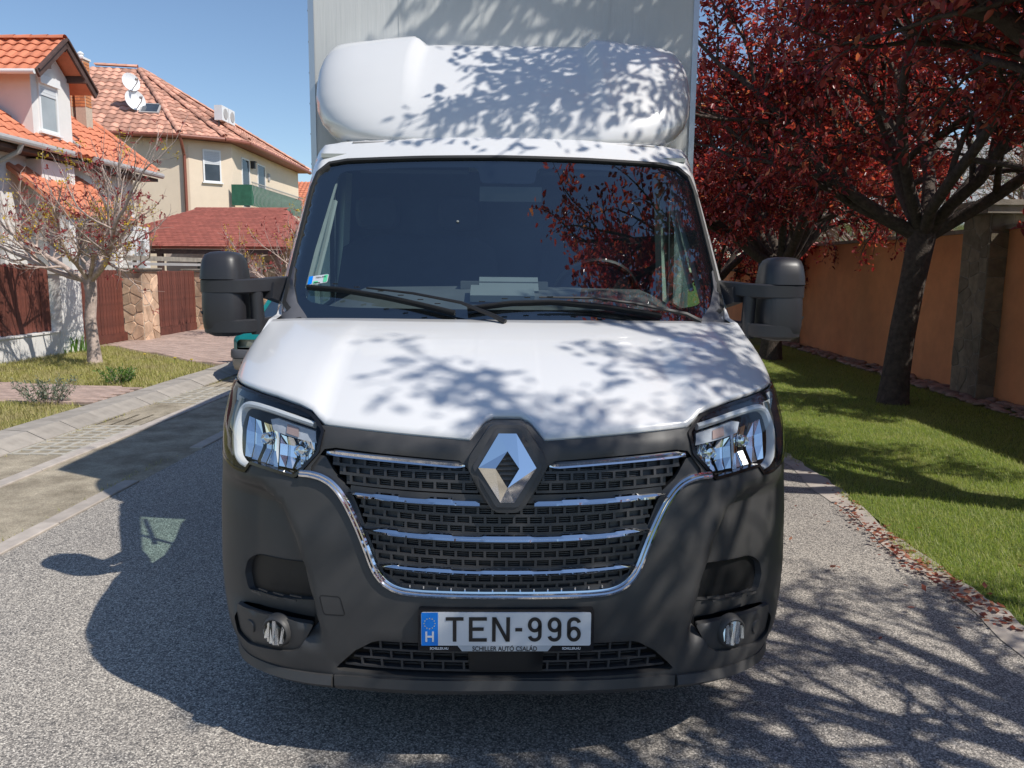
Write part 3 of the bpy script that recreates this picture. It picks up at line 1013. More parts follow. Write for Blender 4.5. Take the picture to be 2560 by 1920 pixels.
mb = MB(); mb.rbox((-12.9, -11.3), (29.0, 37.5), (2.9, 3.5)); mb.build('lower_band', 'wall_terra', fh, smooth=False)
# two dishes on the front slope, air-conditioning pair on the side slope, roof light
def on_front(u, v):
    nrm = np.cross(B_ - A_, R1 - A_); p = RD(u, v, 0); return p + UP * (((A_ - p) @ nrm) / nrm[2])
dish_dir = np.array([.75, -.62, .22]); dish_dir /= np.linalg.norm(dish_dir)
for nm, lb, off, r_ in (('satellite_dish', 'upper white satellite dish on the rose tiled roof', 1.02, .34), ('satellite_dish', 'lower white satellite dish with feed arm on the rose tiled roof', .38, .39)):
    base = on_front(-15.10, 27.85)
    t_ = thing(nm, lb, 'dish', base, 'satellite dishes')
    c_ = base + UP * off + np.array([.12 if off < 1 else 0, 0, 0])
    mb = MB(); mb.revolve(c_, dish_dir, [(.001, -.08), (r_ * .4, -.065), (r_ * .75, -.03), (r_, .015), (r_ * .98, .02), (r_ * .74, -.022), (r_ * .4, -.055), (.001, -.07)], 28); mb.build('bowl', 'dish_white', t_)
    mb = MB(); mb.tube([c_ - UP * r_ * .9 + dish_dir * .02, c_ - UP * r_ * .55 + dish_dir * .45, c_ - UP * .05 + dish_dir * .55], .018, 6); mb.revolve(c_ - UP * .05 + dish_dir * .5, -dish_dir, [(.001, 0), (.04, 0), (.05, .1), (.03, .14), (.001, .14)], 8); mb.build('feed_arm', 'gutter_grey', t_)
    mb = MB(); mb.tube([base - UP * .05, c_ - dish_dir * .1], .03, 6); mb.bar(base + RU * -.25, base + RU * .25, .04, .04); mb.build('mast', 'gutter_grey', t_)
sk_ = on_front(-14.50, 28.0)
ef = (B_ - A_) / np.linalg.norm(B_ - A_); nf_ = np.cross(ef, R1 - A_); nf_ /= np.linalg.norm(nf_); sf = np.cross(nf_, ef)
mb = MB(); mb.box(sk_, (-.35, .35), (-.3, .5), (.02, .10), ef, sf, nf_); ro = mb.build('roof_light', 'gutter_grey', fh, smooth=False)
mb = MB(); mb.box(sk_, (-.28, .28), (-.23, .43), (.10, .108), ef, sf, nf_); mb.build('pane', 'pane_dark', ro, smooth=False)
for k, lb in ((0, 'left white air conditioner box on the far roof edge'), (1, 'right white air conditioner box on the far roof edge')):
    o_ = RD(-12.2, 28.95 + k * .68, 7.12)
    t_ = thing('air_conditioner', lb, 'air conditioner', o_, 'rooftop air conditioners')
    mb = MB(); mb.box(o_, (-.15, .15), (-.3, .32), (0, .55), RU, RV, UP); mb.build('case', 'dish_white', t_, smooth=False)
    mb = MB(); mb.revolve(o_ + RU * .155 + UP * .28 + RV * .05, RU, [(.20, 0), (.20, .012), (.17, .014), (.001, .004)], 20); mb.build('fan_grille', 'gutter_grey', t_)
    mb = MB(); mb.bar(o_ + RV * -.25, o_ + RV * -.25 - UP * .7, .04, .04); mb.bar(o_ + RV * .25, o_ + RV * .25 - UP * .7, .04, .04); mb.build('bracket', 'iron', t_, smooth=False)
# far roof past the cream house
dh = thing('house', 'distant house with red tiled roof beyond the balcony', 'house', RD(-17, 57, 0))
mb = MB(); mb.rbox((-20, -15.2), (55.5, 62), (-.05, 5.6)); mb.build('wall', 'wall_terra', dh, smooth=False)
dp_ = [RD(-20.4, 55, 5.6), RD(-14.8, 55, 5.6), RD(-16.2, 58.5, 7.9), RD(-18.8, 58.5, 7.9)]
dr = slab_poly('roof', dp_, .06, 'tile_orange', dh)
tile_roof(dr, dp_, TORG, .30, .335, 'tile_orange', 0, seed=31)
slab_poly('roof', [RD(-14.8, 55, 5.6), RD(-14.8, 62, 5.6), RD(-16.2, 58.5, 7.9)], .06, 'tile_orange', dh)

# ================================================================== left fence, gates, carport
fn_ = thing('board_fence', 'brown board fence on a low white wall at the left edge', 'fence', RD(-8.25, 8, 0))
mb = MB(); mb.rbox((-8.38, -8.10), (3.0, 11.0), (-.05, .45)); mb.rbox((-8.40, -8.08), (3.0, 11.0), (.45, .475)); mb.build('base_wall', 'wall_white', fn_, smooth=False)
def board(w, h, th=.022):
    V = []
    prof = [(0, 0), (w, 0), (w, h - w * .30), (w * .85, h - w * .1), (w * .5, h), (w * .15, h - w * .1), (0, h - w * .30)]
    m = len(prof)
    V = [(0, a, b) for a, b in prof] + [(th, a, b) for a, b in prof]
    F = [tuple(range(m - 1, -1, -1)), tuple(range(m, 2 * m))] + [(i, (i + 1) % m, m + (i + 1) % m, m + i) for i in range(m)]
    return V, F
bm1 = piece('board', *board(.118, 1.12), 'board_brown', None)
v = 6.0
while v < 10.85:
    place('board', bm1, fn_, frame(RD(-8.225 + random.uniform(-.004, .004), v, .485 + random.uniform(-.012, .012)), RU, RV, UP)); v += .127
for z in (.70, 1.32):
    mb = MB(); mb.rbox((-8.275, -8.232), (5.9, 10.98), (z, z + .08)); mb.build('rail', 'board_brown', fn_, smooth=False)
mb = MB(); mb.rbox((-8.44, -8.04), (11.0, 11.62), (-.05, 1.44))
wp_ = thing('gate_pillar', 'white rendered pillar between the board fence and the brown gate', 'pillar', RD(-8.24, 11.3, 0))
mb.build('shaft', 'wall_white', wp_, smooth=False)
mb = MB(); mb.rbox((-8.47, -8.01), (10.97, 11.65), (1.44, 1.49)); mb.build('cap', 'wall_white', wp_, smooth=False)
def gate(label, u, v0, v1, z1):
    t_ = thing('wooden_gate', label, 'gate', RD(u, (v0 + v1) / 2, 0), 'brown wooden gates')
    bm2 = piece('board', *board(.098, z1 - .28), 'board_brown', None)
    v = v0 + .01
    while v < v1 - .09:
        place('board', bm2, t_, frame(RD(u + random.uniform(-.003, .003), v, .27 + random.uniform(-.006, .006)), RU, RV, UP)); v += .107
    mb = MB(); mb.rbox((u - .01, u + .030), (v0, v1), (.10, .27)); mb.build('kick_board', 'board_brown', t_, smooth=False)
    mb = MB(); mb.rbox((u - .06, u - .012), (v0, v1), (1.15, 1.25)); mb.rbox((u - .06, u - .012), (v0, v1), (.45, .55)); mb.build('frame', 'iron', t_, smooth=False)
gate('brown board gate right of the white pillar, behind the bare tree trunk', -8.22, 11.72, 13.42, 1.52)
gate('brown board gate between the two warm stone pillars', -8.08, 14.22, 16.38, 1.50)
rpillar('gate_pillar', 'warm stone pillar between the two brown gates', (-8.30, -7.88), (13.50, 14.14), 1.48, 'stone_warm', 'mortar_warm', (.05, .07), seed=21, size=.26, group='warm stone gate pillars')
rpillar('gate_pillar', 'warm stone pillar right of the second gate, beside the left mirror', (-8.30, -7.85), (16.45, 17.15), 1.46, 'stone_warm', 'mortar_warm', (.05, .07), seed=25, size=.26, group='warm stone gate pillars')
rpillar('gate_pillar', 'warm stone pillar with a white plaque seen behind the left mirror', (-8.30, -7.85), (18.2, 18.9), 1.50, 'stone_warm', 'mortar_warm', (.05, .09), seed=29, size=.26, group='warm stone gate pillars')
pq = thing('wall_plaque', 'small white plaque on the stone pillar behind the left mirror', 'sign', RD(-8.1, 18.17, 1.2))
mb = MB(); mb.rbox((-8.22, -7.98), (18.155, 18.172), (1.15, 1.42)); mb.build('panel', 'sign_white', pq, smooth=False)
mb = MB(); mb.rbox((-8.15, -8.05), (18.150, 18.156), (1.27, 1.30)); mb.rbox((-8.115, -8.085), (18.149, 18.155), (1.22, 1.36)); mb.build('mark', 'gutter_grey', pq, smooth=False)
gate('brown board gate far behind the left mirror', -8.08, 17.2, 18.15, 1.45)
gate('brown board gate beyond the plaque pillar', -8.08, 19.0, 20.6, 1.45)
rpillar('gate_pillar', 'farthest warm stone pillar beside the windscreen pillar', (-8.30, -7.85), (20.7, 22.6), 1.46, 'stone_warm', 'mortar_warm', (.05, .07), seed=33, size=.28, group='warm stone gate pillars')
cp = thing('carport', 'carport with a red shingled roof behind the gates', 'carport', RD(-9.5, 21.5, 0))
cpts = [RD(-12.6, 19.5, 2.13), RD(-6.9, 19.5, 2.15), RD(-8.1, 23.6, 3.46), RD(-11.0, 23.6, 3.46)]
crf = slab_poly('roof', cpts, .08, 'shingle_red', cp)
V = [(0, 0, .014), (.155, 0, .014), (.175, .05, .014), (.175, .2, .006), (0, .2, .006), (-.0, .05, .014), (.0, 0, .004), (.155, 0, .004)]
shm = mesh('shingle', V, [(0, 1, 2, 3, 4, 5), (6, 7, 1, 0)], False); shm.materials.append(MT('shingle_red'))
tile_roof(crf, cpts, (shm, np.array(V), [(0, 1, 2, 3, 4, 5), (6, 7, 1, 0)]), .18, .17, 'shingle_red', 300, 'shingle', seed=40)
slab_poly('roof', [RD(-6.9, 19.5, 2.15), RD(-6.9, 24.5, 2.15), RD(-8.1, 23.6, 3.46)], .08, 'shingle_red', cp)
mb = MB(); mb.rbox((-12.5, -7.0), (19.55, 19.67), (1.93, 2.06)); mb.build('beam', 'timber_dark', cp, smooth=False)
for u in (-12.3, -10.4, -8.6, -7.1):
    mb = MB(); mb.rbox((u - .07, u + .07), (19.55, 19.69), (-.05, 1.93)); mb.build('post', 'timber_dark', cp, smooth=False)
mb = MB(); mb.rbox((-12.4, -7.2), (24.2, 24.35), (-.05, 3.1)); mb.build('back_wall', 'wall_pink', cp, smooth=False)
mb = MB(); mb.rbox((-9.1, -7.75), (20.0, 20.12), (1.3, 2.04)); mb.build('side_panel', 'wall_pink', cp, smooth=False)
lt = thing('gate_lintel', 'weathered horizontal beam over the far gates and stone pillars', 'beam', RD(-8.2, 18, 1.6))
mb = MB(); mb.rbox((-8.42, -8.32), (14.0, 24.0), (1.60, 1.66)); mb.build('lower_board', 'gutter_grey', lt, smooth=False)
mb = MB(); mb.rbox((-8.50, -8.34), (14.0, 24.0), (1.70, 1.80)); mb.build('upper_board', 'coping', lt, smooth=False)
for v in (14.3, 17.5, 20.8, 23.8):
    mb = MB(); mb.rbox((-8.46, -8.40), (v, v + .06), (-.05, 1.72)); mb.build('post', 'iron', lt, smooth=False)

# ================================================================== grey-roofed house behind the right wall
TGRY = tile_mesh('tile', .32, .36, 'tile_grey', .012)
gh = thing('house', 'house with grey tiled roof and white gutter behind the orange wall', 'house', RD(12, 22, 0))
mb = MB(); mb.rbox((8.3, 20), (20.4, 28), (-.05, 2.95)); mb.build('wall', 'wall_pale', gh, smooth=False)
gp = [RD(7.9, 20.0, 3.0), RD(20.4, 20.0, 3.0), RD(17.0, 24.2, 5.9), RD(11.3, 24.2, 5.9)]
gr_ = slab_poly('roof', gp, .08, 'tile_grey', gh)
tile_roof(gr_, gp, TGRY, .32, .36, 'tile_grey', 300, seed=50)
slab_poly('roof', [RD(7.9, 28.4, 3.0), RD(7.9, 20.0, 3.0), RD(11.3, 24.2, 5.9)], .08, 'tile_grey', gh)
slab_poly('roof', [RD(20.4, 28.4, 3.0), RD(7.9, 28.4, 3.0), RD(11.3, 24.2, 5.9), RD(17.0, 24.2, 5.9)], .08, 'tile_grey', gh)
halfpipe('gutter', RD(7.9, 19.93, 2.95), RD(20.4, 19.93, 2.95), 'gutter_white', gh, .08)
mb = MB(); mb.rbox((8.0, 20.2), (20.0, 20.4), (2.86, 2.92)); mb.build('soffit', 'frame_white', gh, smooth=False)
mb = MB(); mb.tube([RD(8.35, 19.95, 2.9), RD(8.35, 20.3, 2.6), RD(8.35, 20.33, .1)], .05, 8); mb.build('downpipe', 'gutter_white', gh)
rwindow(gh, RD(9.5, 20.4, 1.0), RU, -RV, 1.4, 1.3, .2, pane='pane_dark')

# ================================================================== trees
def fast(name, V, F, mat, parent, smooth=True):
    return obj(name, mesh(name, V, F, smooth), mat, parent)
class Wood:
    """branches of one tree as one quad mesh, plus leaf sites"""
    def __init__(self, seed):
        self.r = np.random.default_rng(seed)
        self.V = []; self.F = []; self.nv = 0
        self.sites = []
    def tube(self, P, R, n):
        P = np.asarray(P); N = len(P)
        T = np.gradient(P, axis=0); T /= np.linalg.norm(T, axis=1)[:, None] + 1e-9
        a = np.array([0, 0, 1.]) if abs(T[0][2]) < .9 else np.array([1., 0, 0])
        s = np.cross(T, a); s /= np.linalg.norm(s, axis=1)[:, None] + 1e-9
        b = np.cross(T, s)
        q = np.arange(n) * 2 * pi / n
        ring = P[:, None] + R[:, None, None] * (np.cos(q)[None, :, None] * s[:, None] + np.sin(q)[None, :, None] * b[:, None])
        self.V.append(ring.reshape(-1, 3))
        i = np.arange(N - 1)[:, None] * n; k = np.arange(n)[None]; k2 = (k + 1) % n
        f = np.stack([i + k, i + k2, i + n + k2, i + n + k], -1).reshape(-1, 4) + self.nv
        self.F.append(f); self.nv += N * n
    def branch(self, p, d, L, r, lev, prm):
        g = self.r
        ns = prm['seg'][lev]
        P = [np.array(p, float)]; d = np.array(d, float); d /= np.linalg.norm(d)
        D = [d]
        for i in range(ns):
            d = d + g.normal(0, prm['wob'][lev], 3) + np.array([0, 0, prm['up'][lev]])
            d /= np.linalg.norm(d)
            P.append(P[-1] + d * L / ns); D.append(d)
        P = np.array(P)
        R = r * (1 - (1 - prm['tip'][lev]) * np.linspace(0, 1, ns + 1))
        self.tube(P, R, prm['sides'][lev])
        last = lev == len(prm['kids'])
        if last:
            for i in range(1, ns + 1):
                self.sites.append((P[i], D[i], i / ns))
            return
        nk = prm['kids'][lev]
        for k in range(nk):
            f = prm['from'][lev] + (1 - prm['from'][lev]) * (k + g.uniform(.2, .9)) / nk
            x = f * ns; i = min(int(x), ns - 1)
            q = P[i] + (P[i + 1] - P[i]) * (x - i)
            dd = D[i + 1]
            ang = g.uniform(*prm['ang'][lev]); az = g.uniform(0, 2 * pi)
            s = np.cross(dd, g.normal(size=3)); s /= np.linalg.norm(s)
            nd = dd * cos(ang) + s * sin(ang)
            self.branch(q, nd, L * prm['len'][lev] * g.uniform(.75, 1.2) * (1.15 - .4 * f), r * prm['rad'][lev] * (1.1 - .4 * f), lev + 1, prm)
        # the branch carries on as a finer shoot
        self.branch(P[-1], D[-1], L * prm['len'][lev] * .9, R[-1] * .95, lev + 1, prm)
    def wood(self, name, mat, parent):
        return fast(name, np.concatenate(self.V), np.concatenate(self.F), mat, parent)
def leaves(sites, per, size, g, droop=.25, spread=.05, cull=None, asp=.5):
    P = np.repeat(np.array([s[0] for s in sites]), per, axis=0)
    D = np.repeat(np.array([s[1] for s in sites]), per, axis=0)
    n = len(P)
    P = P + g.normal(0, spread, (n, 3))
    a = D * .5 + g.normal(0, .75, (n, 3)) + np.array([0, 0, -droop])
    a /= np.linalg.norm(a, axis=1)[:, None]
    s = np.cross(a, g.normal(0, .45, (n, 3)) + np.array([0, 0, 1.0])); s /= np.linalg.norm(s, axis=1)[:, None] + 1e-9
    u = np.cross(s, a)
    L = size * g.uniform(.55, 1.25, n)[:, None]
    W = L * asp * g.uniform(.8, 1.15, n)[:, None]
    up = u * (W * g.uniform(.1, .5, n)[:, None])
    curl = -u * (L * g.uniform(0, .25, n)[:, None])
    V = np.stack([P, P + a * L * .34 - s * W * .5 + up * .5, P + a * L * .70 - s * W * .38 + up * .4 + curl * .4, P + a * L + curl, P + a * L * .70 + s * W * .38 + up * .4 + curl * .4, P + a * L * .34 + s * W * .5 + up * .5], 1)
    if cull is not None:
        ok = cull(P); V = V[ok]; n = len(V)
    F = (np.arange(n)[:, None, None] * 6 + np.array([[0, 1, 2, 3], [0, 3, 4, 5]])[None]).reshape(-1, 4)
    return V.reshape(-1, 3), F
def plum(label, u, v, seed, per, limbs, fork=1.95, r0=.20, prm=None, size=.082, lean=(0, 0), kids=None, asp=.5, thin=None):
    base = RD(u, v, 0)
    t_ = thing('plum_tree', label, 'tree', base, 'purple-leaved plum trees on the lawn')
    w = Wood(seed)
    g = w.r
    prm = dict(seg=[6, 5, 4, 3], wob=[.11, .16, .2, .25], up=[.035, .01, -.01, -.03], tip=[.45, .4, .4, .5], sides=[9, 6, 4, 3], kids=kids or [6, 6, 5], ang=[(.45, .95), (.5, 1.0), (.5, 1.1)], len=[.55, .52, .5], rad=[.52, .48, .45], **{'from': [.25, .2, .12]})
    lx = RU * lean[0] + RV * lean[1]
    P = [base + UP * -.05, base + UP * .08, base + UP * .35 + lx * .05, base + UP * .9 + lx * .25, base + UP * 1.5 + lx * .6, base + UP * fork + lx]
    w.tube(np.array(P), np.array([r0 * 1.38, r0 * 1.22, r0 * 1.06, r0 * .98, r0 * .96, r0 * 1.04]), 14)
    top = P[-1]
    for az, el, L, rr in limbs:
        d = (RU * cos(az) + RV * sin(az)) * cos(el) + UP * sin(el)
        w.branch(top - UP * .12 + d * .05, d, L, r0 * rr, 0, prm)
    w.wood('trunk', 'bark_dark', t_)
    st = w.sites if thin is None else [s for s in w.sites if g.random() < thin(s[0] @ RU, s[0] @ RV)]
    V, F = leaves(st, per, size, g, asp=asp)
    fast('crown', V, F, 'leaf_plum', t_)
    return w
pi2 = 2 * pi
std = lambda s, n, lo_=.55, hi_=1.15, L=(1.7, 2.2): [(k * pi2 / n + random.Random(s + k).uniform(-.3, .3), random.Random(s * 3 + k).uniform(lo_, hi_), random.Random(s * 7 + k).uniform(*L), random.Random(s * 5 + k).uniform(.45, .62)) for k in range(n)]
# limbs of the nearest visible tree follow the photograph: left low pair, uprights, a right pair
plum('nearest dark-trunked plum tree with red leaves before the orange wall', 4.45, 7.45, 11, 4,
     [(pi * .95, .38, 2.5, .48), (pi * 1.03, .66, 2.9, .52), (pi * .8, 1.15, 2.7, .60), (pi * .35, 1.1, 2.8, .58), (pi * .1, .85, 2.8, .55), (-pi * .1, .60, 2.5, .55), (pi * 1.45, .95, 2.7, .5), (pi * .5, .7, 2.5, .5), (pi * 1.7, .8, 2.6, .5), (pi * 1.2, 1.0, 2.9, .5)], fork=2.12, r0=.152, lean=(.20, 0), size=.085)
plum('second plum tree along the wall, trunk rising behind the right mirror', 4.33, 12.25, 23, 7, std(3, 9, .5, 1.25, (2.4, 3.0)), fork=1.75, r0=.17, lean=(.1, 0), size=.085)
plum('third plum tree along the wall, low red crown beside the windscreen', 4.3, 17.0, 31, 6, std(9, 8, .3, 1.2, (2.3, 3.0)), fork=1.4, r0=.14, size=.10, kids=[5, 6, 5])
plum('fourth plum tree, farthest of the row behind the van', 4.3, 22.0, 37, 6, std(12, 8, .3, 1.2, (2.3, 3.0)), fork=1.4, r0=.14, size=.11, kids=[5, 5, 5])
plum('plum tree beside the van with its red crown hanging in at the upper right', 4.55, 2.55, 43, 6,
     [(pi * 1.02, .68, 3.1, .55), (pi * .90, .80, 3.3, .55), (pi * .97, 1.0, 3.2, .5), (pi * .80, .62, 2.9, .5), (pi * .68, .85, 2.7, .5), (pi * 1.06, .88, 3.2, .5), (pi * .5, .9, 2.3, .45), (pi * .26, .70, 2.5, .45), (pi * .38, .85, 2.5, .45)], fork=2.0, r0=.19, size=.072)
plum('plum tree beside the camera whose shade falls on the bonnet', 4.45, -2.3, 57, 7,
     [(pi * .90, .60, 2.3, .62), (pi * .76, .66, 2.5, .60), (pi * .83, .92, 2.5, .55), (pi * .97, .85, 2.0, .5), (pi * .60, .75, 2.4, .62), (pi * .45, .9, 2.4, .62), (pi * .3, .7, 2.3, .6), (0, .9, 2.0, .6), (pi * 1.3, .8, 1.8, .5)], fork=2.0, r0=.20, size=.062, kids=[5, 5, 4],
     thin=lambda u, v: 1.0 if u < 3.1 else .30)

# bare pruned trees on the left verge, buds just breaking
def bare(label, u, v, seed, H, limbs, r0, buds=True):
    base = RD(u, v, .07)
    t_ = thing('maple_tree', label, 'tree', base, 'bare budding trees on the left verge')
    w = Wood(seed); g = w.r
    prm = dict(seg=[5, 5, 4, 3], wob=[.16, .18, .18, .18], up=[.03, .14, .16, .12], tip=[.55, .5, .5, .5], sides=[8, 6, 4, 3], kids=[5, 4, 4], ang=[(.4, 1.0), (.35, .9), (.3, .8)], len=[.62, .72, .66], rad=[.52, .48, .46], **{'from': [.3, .15, .1]})
    P = [base - UP * .08, base + UP * .05, base + UP * .3 + RU * -.01, base + UP * .7 + RU * -.03, base + UP * 1.05 + RU * .01, base + UP * H]
    w.tube(np.array(P), np.array([r0 * 1.5, r0 * 1.25, r0 * 1.02, r0 * .95, r0 * .95, r0 * 1.1]), 12)
    for az, el, L, rr in limbs:
        d = (RU * cos(az) + RV * sin(az)) * cos(el) + UP * sin(el)
        w.branch(P[-1] - UP * .06, d, L, r0 * rr, 0, prm)
    w.wood('trunk', 'bark_grey', t_)
    if buds:
        st = [s for s in w.sites if s[2] > .6]
        sel = g.random(len(st))
        a = [s for s, q in zip(st, sel) if q < .24]; b = [s for s, q in zip(st, sel) if .24 <= q < .31]
        V, F = leaves(a, 6, .060, g, droop=-.2, spread=.012, asp=.35); fast('crown', V, F, 'bud_red', t_)
        V, F = leaves(b, 16, .036, g, droop=0, spread=.035, asp=.6); fast('flower', V, F, 'flower_yellow', t_)
bare('bare young tree with red buds and yellow flowers on the left verge', -6.83, 9.79, 5, 1.33,
     [(pi * .95, .30, 1.65, .50), (pi * 1.1, .55, 1.2, .55), (pi * .7, .8, 1.1, .5), (pi * .15, .75, 1.2, .6), (-pi * .08, .34, 1.75, .55), (pi * 1.5, .6, 1.0, .45), (pi * .45, .5, 1.05, .5), (pi * 1.75, .6, 1.05, .45)], .088)
bare('bare young tree farther along, partly hidden by the left mirror', -5.35, 15.0, 8, 1.0, [(pi * .9, .8, 1.05, .55), (pi * .3, .9, 1.0, .55), (pi * 1.4, .8, 1.0, .5), (0, .7, 1.0, .5), (pi * .6, 1.2, 1.1, .5)], .075)
# winter-bare trees behind the right wall, showing through the plum crowns
def winter(label, u, v, seed):
    base = RD(u, v, 0)
    t_ = thing('bare_tree', label, 'tree', base, 'leafless trees behind the orange wall')
    w = Wood(seed)
    prm = dict(seg=[5, 5, 4, 3], wob=[.14, .18, .2, .22], up=[.05, .03, .02, 0], tip=[.5, .5, .5, .5], sides=[6, 4, 3, 3], kids=[6, 6, 5], ang=[(.4, .9), (.4, .9), (.4, 1.0)], len=[.55, .55, .5], rad=[.5, .5, .5], **{'from': [.2, .15, .1]})
    w.tube(np.array([base - UP * .05, base + UP * .8, base + UP * 1.6]), np.array([.16, .13, .12]), 8)
    for k in range(7):
        d = (RU * cos(k * .9) + RV * sin(k * .9)) * .75 + UP * (.6 + .15 * (k % 3))
        w.branch(base + UP * 1.5, d, 2.3, .07, 0, prm)
    w.wood('trunk', 'twig_pale', t_)
    st = [s for s in w.sites if s[2] > .6]
    V, F = leaves(st, 2, .045, w.r, spread=.05); fast('crown', V, F, 'leaf_sage', t_)
winter('leafless tree behind the orange wall, right of the nearest trunk', 9.2, 11.5, 71)
winter('leafless tree behind the orange wall between the two plum trunks', 8.4, 17.6, 72)

# ================================================================== grass and small plants
def blades(name, region, n, hmin, hmax, w, mat, z0, parent=None, seed=3, clump=.6, dens=None):
    g = np.random.default_rng(seed)
    P = region(g, n)
    if dens is not None:
        P = P[dens(P, g)]
    n = len(P)
    h = g.uniform(hmin, hmax, n)
    az = g.uniform(0, 2 * pi, n); ln = g.uniform(.25, 1.15, n)
    X = cos(HD) * P[:, 0] + sin(HD) * P[:, 1]; Y = -sin(HD) * P[:, 0] + cos(HD) * P[:, 1]
    b = np.stack([X, Y, np.full(n, z0)], 1)
    d = np.stack([np.cos(az), np.sin(az), np.zeros(n)], 1); s = np.stack([-np.sin(az), np.cos(az), np.zeros(n)], 1)
    tip = b + d * (h * ln)[:, None] + np.array([0, 0, 1.]) * (h * np.sqrt(1 - .55 * ln ** 2))[:, None]
    V = np.stack([b - s * w / 2, b + s * w / 2, tip], 1).reshape(-1, 3)
    F = np.arange(3 * n).reshape(-1, 3)
    o = fast(name, V, F, mat, parent, False)
    return o
def rect(u0, u1, v0, v1, pw=1.0):
    return lambda g, n: np.stack([g.uniform(u0, u1, n), v0 + (v1 - v0) * g.uniform(0, 1, n) ** pw], 1)
def patchy(scale, thr, seed):
    ph = np.random.default_rng(seed).uniform(0, 6.28, 8)
    def f(P, g):
        q = sum(np.sin(P[:, 0] * scale * (1 + .3 * k) + P[:, 1] * scale * .7 * (1.2 - .2 * k) + ph[k]) for k in range(4)) / 4
        return q + g.normal(0, .35, len(P)) > thr
    return f
edge = lambda P, g: P[:, 0] > 2.27 + .07 * np.sin(P[:, 1] * 2.1) + .05 * np.sin(P[:, 1] * 5.3) + g.uniform(-.02, .05, len(P))
o = blades('lawn_grass', rect(2.2, 5.6, 0.4, 15, 1.7), 330000, .018, .048, .0045, 'blade_lush', .010, seed=4, dens=edge)
tag(o, 'short green lawn grass along the right side of the road', 'grass', kind='stuff')
def verge_d(P, g):
    u, v = P[:, 0], P[:, 1]
    path = (v > 6.35 - (u + 8.1) * .09) & (v < 7.72 - (u + 8.1) * .13)
    drive = v > 9.5 - (u + 4.8) * .88
    base = patchy(2.6, -.35, 5)(P, g)
    return ~path & ~drive & base
o = blades('verge_grass', rect(-8.1, -4.80, 3.5, 12.4), 120000, .03, .085, .008, 'blade_dry', .07, seed=9, dens=verge_d)
tag(o, 'sparse yellowish grass on the left verge', 'grass', kind='stuff')
o = blades('gutter_weeds', lambda g, n: np.stack([np.where(g.random(n) < .5, g.normal(-2.985, .02, n), g.normal(-4.36, .03, n)), g.uniform(.5, 9, n)], 1), 5000, .01, .035, .005, 'blade_dry', .0, seed=12, dens=patchy(3.5, .35, 8))
tag(o, 'thin weeds in the joints of the gutter edging', 'weeds', kind='stuff')
# fallen leaves along the road edge and on the lawn margin
g = np.random.default_rng(77)
n = 3400
vv = g.uniform(.3, 12, n)
uu = 2.22 + .05 * np.sin(vv * 2.1) + g.normal(0, .05, n)
k = patchy(1.9, .34, 15)(np.stack([uu * 0, vv], 1), g)
uu, vv = uu[k], vv[k]
far = g.random(len(uu)) < .06
uu = uu + far * g.normal(0, .5, len(uu))
sites = [(RD(a, b, .022 + .01 * g.random()), np.array([g.normal(), g.normal(), 0])) for a, b in zip(uu, vv)]
P = np.array([s[0] for s in sites]); n = len(P)
az = g.uniform(0, 2 * pi, n); L = g.uniform(.02, .05, n)
d = np.stack([np.cos(az), np.sin(az), g.normal(0, .25, n)], 1) * L[:, None]; s_ = np.stack([-np.sin(az), np.cos(az), g.normal(0, .25, n)], 1) * (L * .3)[:, None]
V = np.stack([P, P + d * .5 - s_, P + d, P + d * .5 + s_], 1).reshape(-1, 3)
o = fast('fallen_leaves', V, np.arange(4 * n).reshape(-1, 4), 'leaf_fallen', None, False)
tag(o, 'red-brown fallen leaves gathered along the right road edge', 'leaves', kind='stuff')
# river stones at the foot of the orange wall
bed = struct(sheet('stone_bed', [(5.40, 1.0), (5.86, 1.0), (5.86, 25), (5.40, 25)], .016, 'ground_earth'))
def pebble(seed):
    R_ = np.random.default_rng(seed)
    V = []; n = 8
    V.append((0, 0, -.5))
    for z, k in ((-.3, .8), (.1, 1.0), (.42, .62)):
        for i in range(n):
            q = 2 * pi * i / n
            j = k * R_.uniform(.82, 1.12)
            V.append((cos(q) * j, sin(q) * j, z * R_.uniform(.85, 1.15)))
    V.append((R_.uniform(-.15, .15), R_.uniform(-.15, .15), .55))
    F = [(0, 1 + (i + 1) % n, 1 + i) for i in range(n)]
    for r_ in range(2):
        F += [(1 + r_ * n + i, 1 + r_ * n + (i + 1) % n, 1 + (r_ + 1) * n + (i + 1) % n, 1 + (r_ + 1) * n + i) for i in range(n)]
    F += [(17 + i, 17 + (i + 1) % n, 25) for i in range(n)]
    me = mesh('stone', V, F, True); me.materials.append(MT('river_stone'))
    return me, np.array(V), F
pm = [pebble(s) for s in range(6)]
g = np.random.default_rng(5)
PS = [(g.uniform(5.42, 5.80), 4.5 + 11.5 * g.random() ** 1.25) for _ in range(620)]
PS.sort(key=lambda q: q[1])
def peb_mat(u, v):
    s = g.uniform(.035, .085)
    return Matrix.Translation(Vector(RD(u, v, .022 + s * .25))) @ Matrix.Rotation(g.uniform(0, 6.28), 4, 'Z') @ Matrix.Rotation(g.uniform(-.3, .3), 4, 'X') @ Matrix.Diagonal((s * g.uniform(.9, 1.5), s, s * g.uniform(.55, .9), 1))
inview = [q for q in PS if q[1] > 5.6]
for u, v in inview[:290]:
    place('stone', pm[int(g.integers(6))][0], bed, peb_mat(u, v))
VV = []; FF = []
for q, (u, v) in enumerate(inview[290:]):
    _, pv, pf_ = pm[int(g.integers(6))]
    M = np.array(peb_mat(u, v))
    VV.append(pv @ M[:3, :3].T + M[:3, 3]); FF += [tuple(i + q * 26 for i in f) for f in pf_]
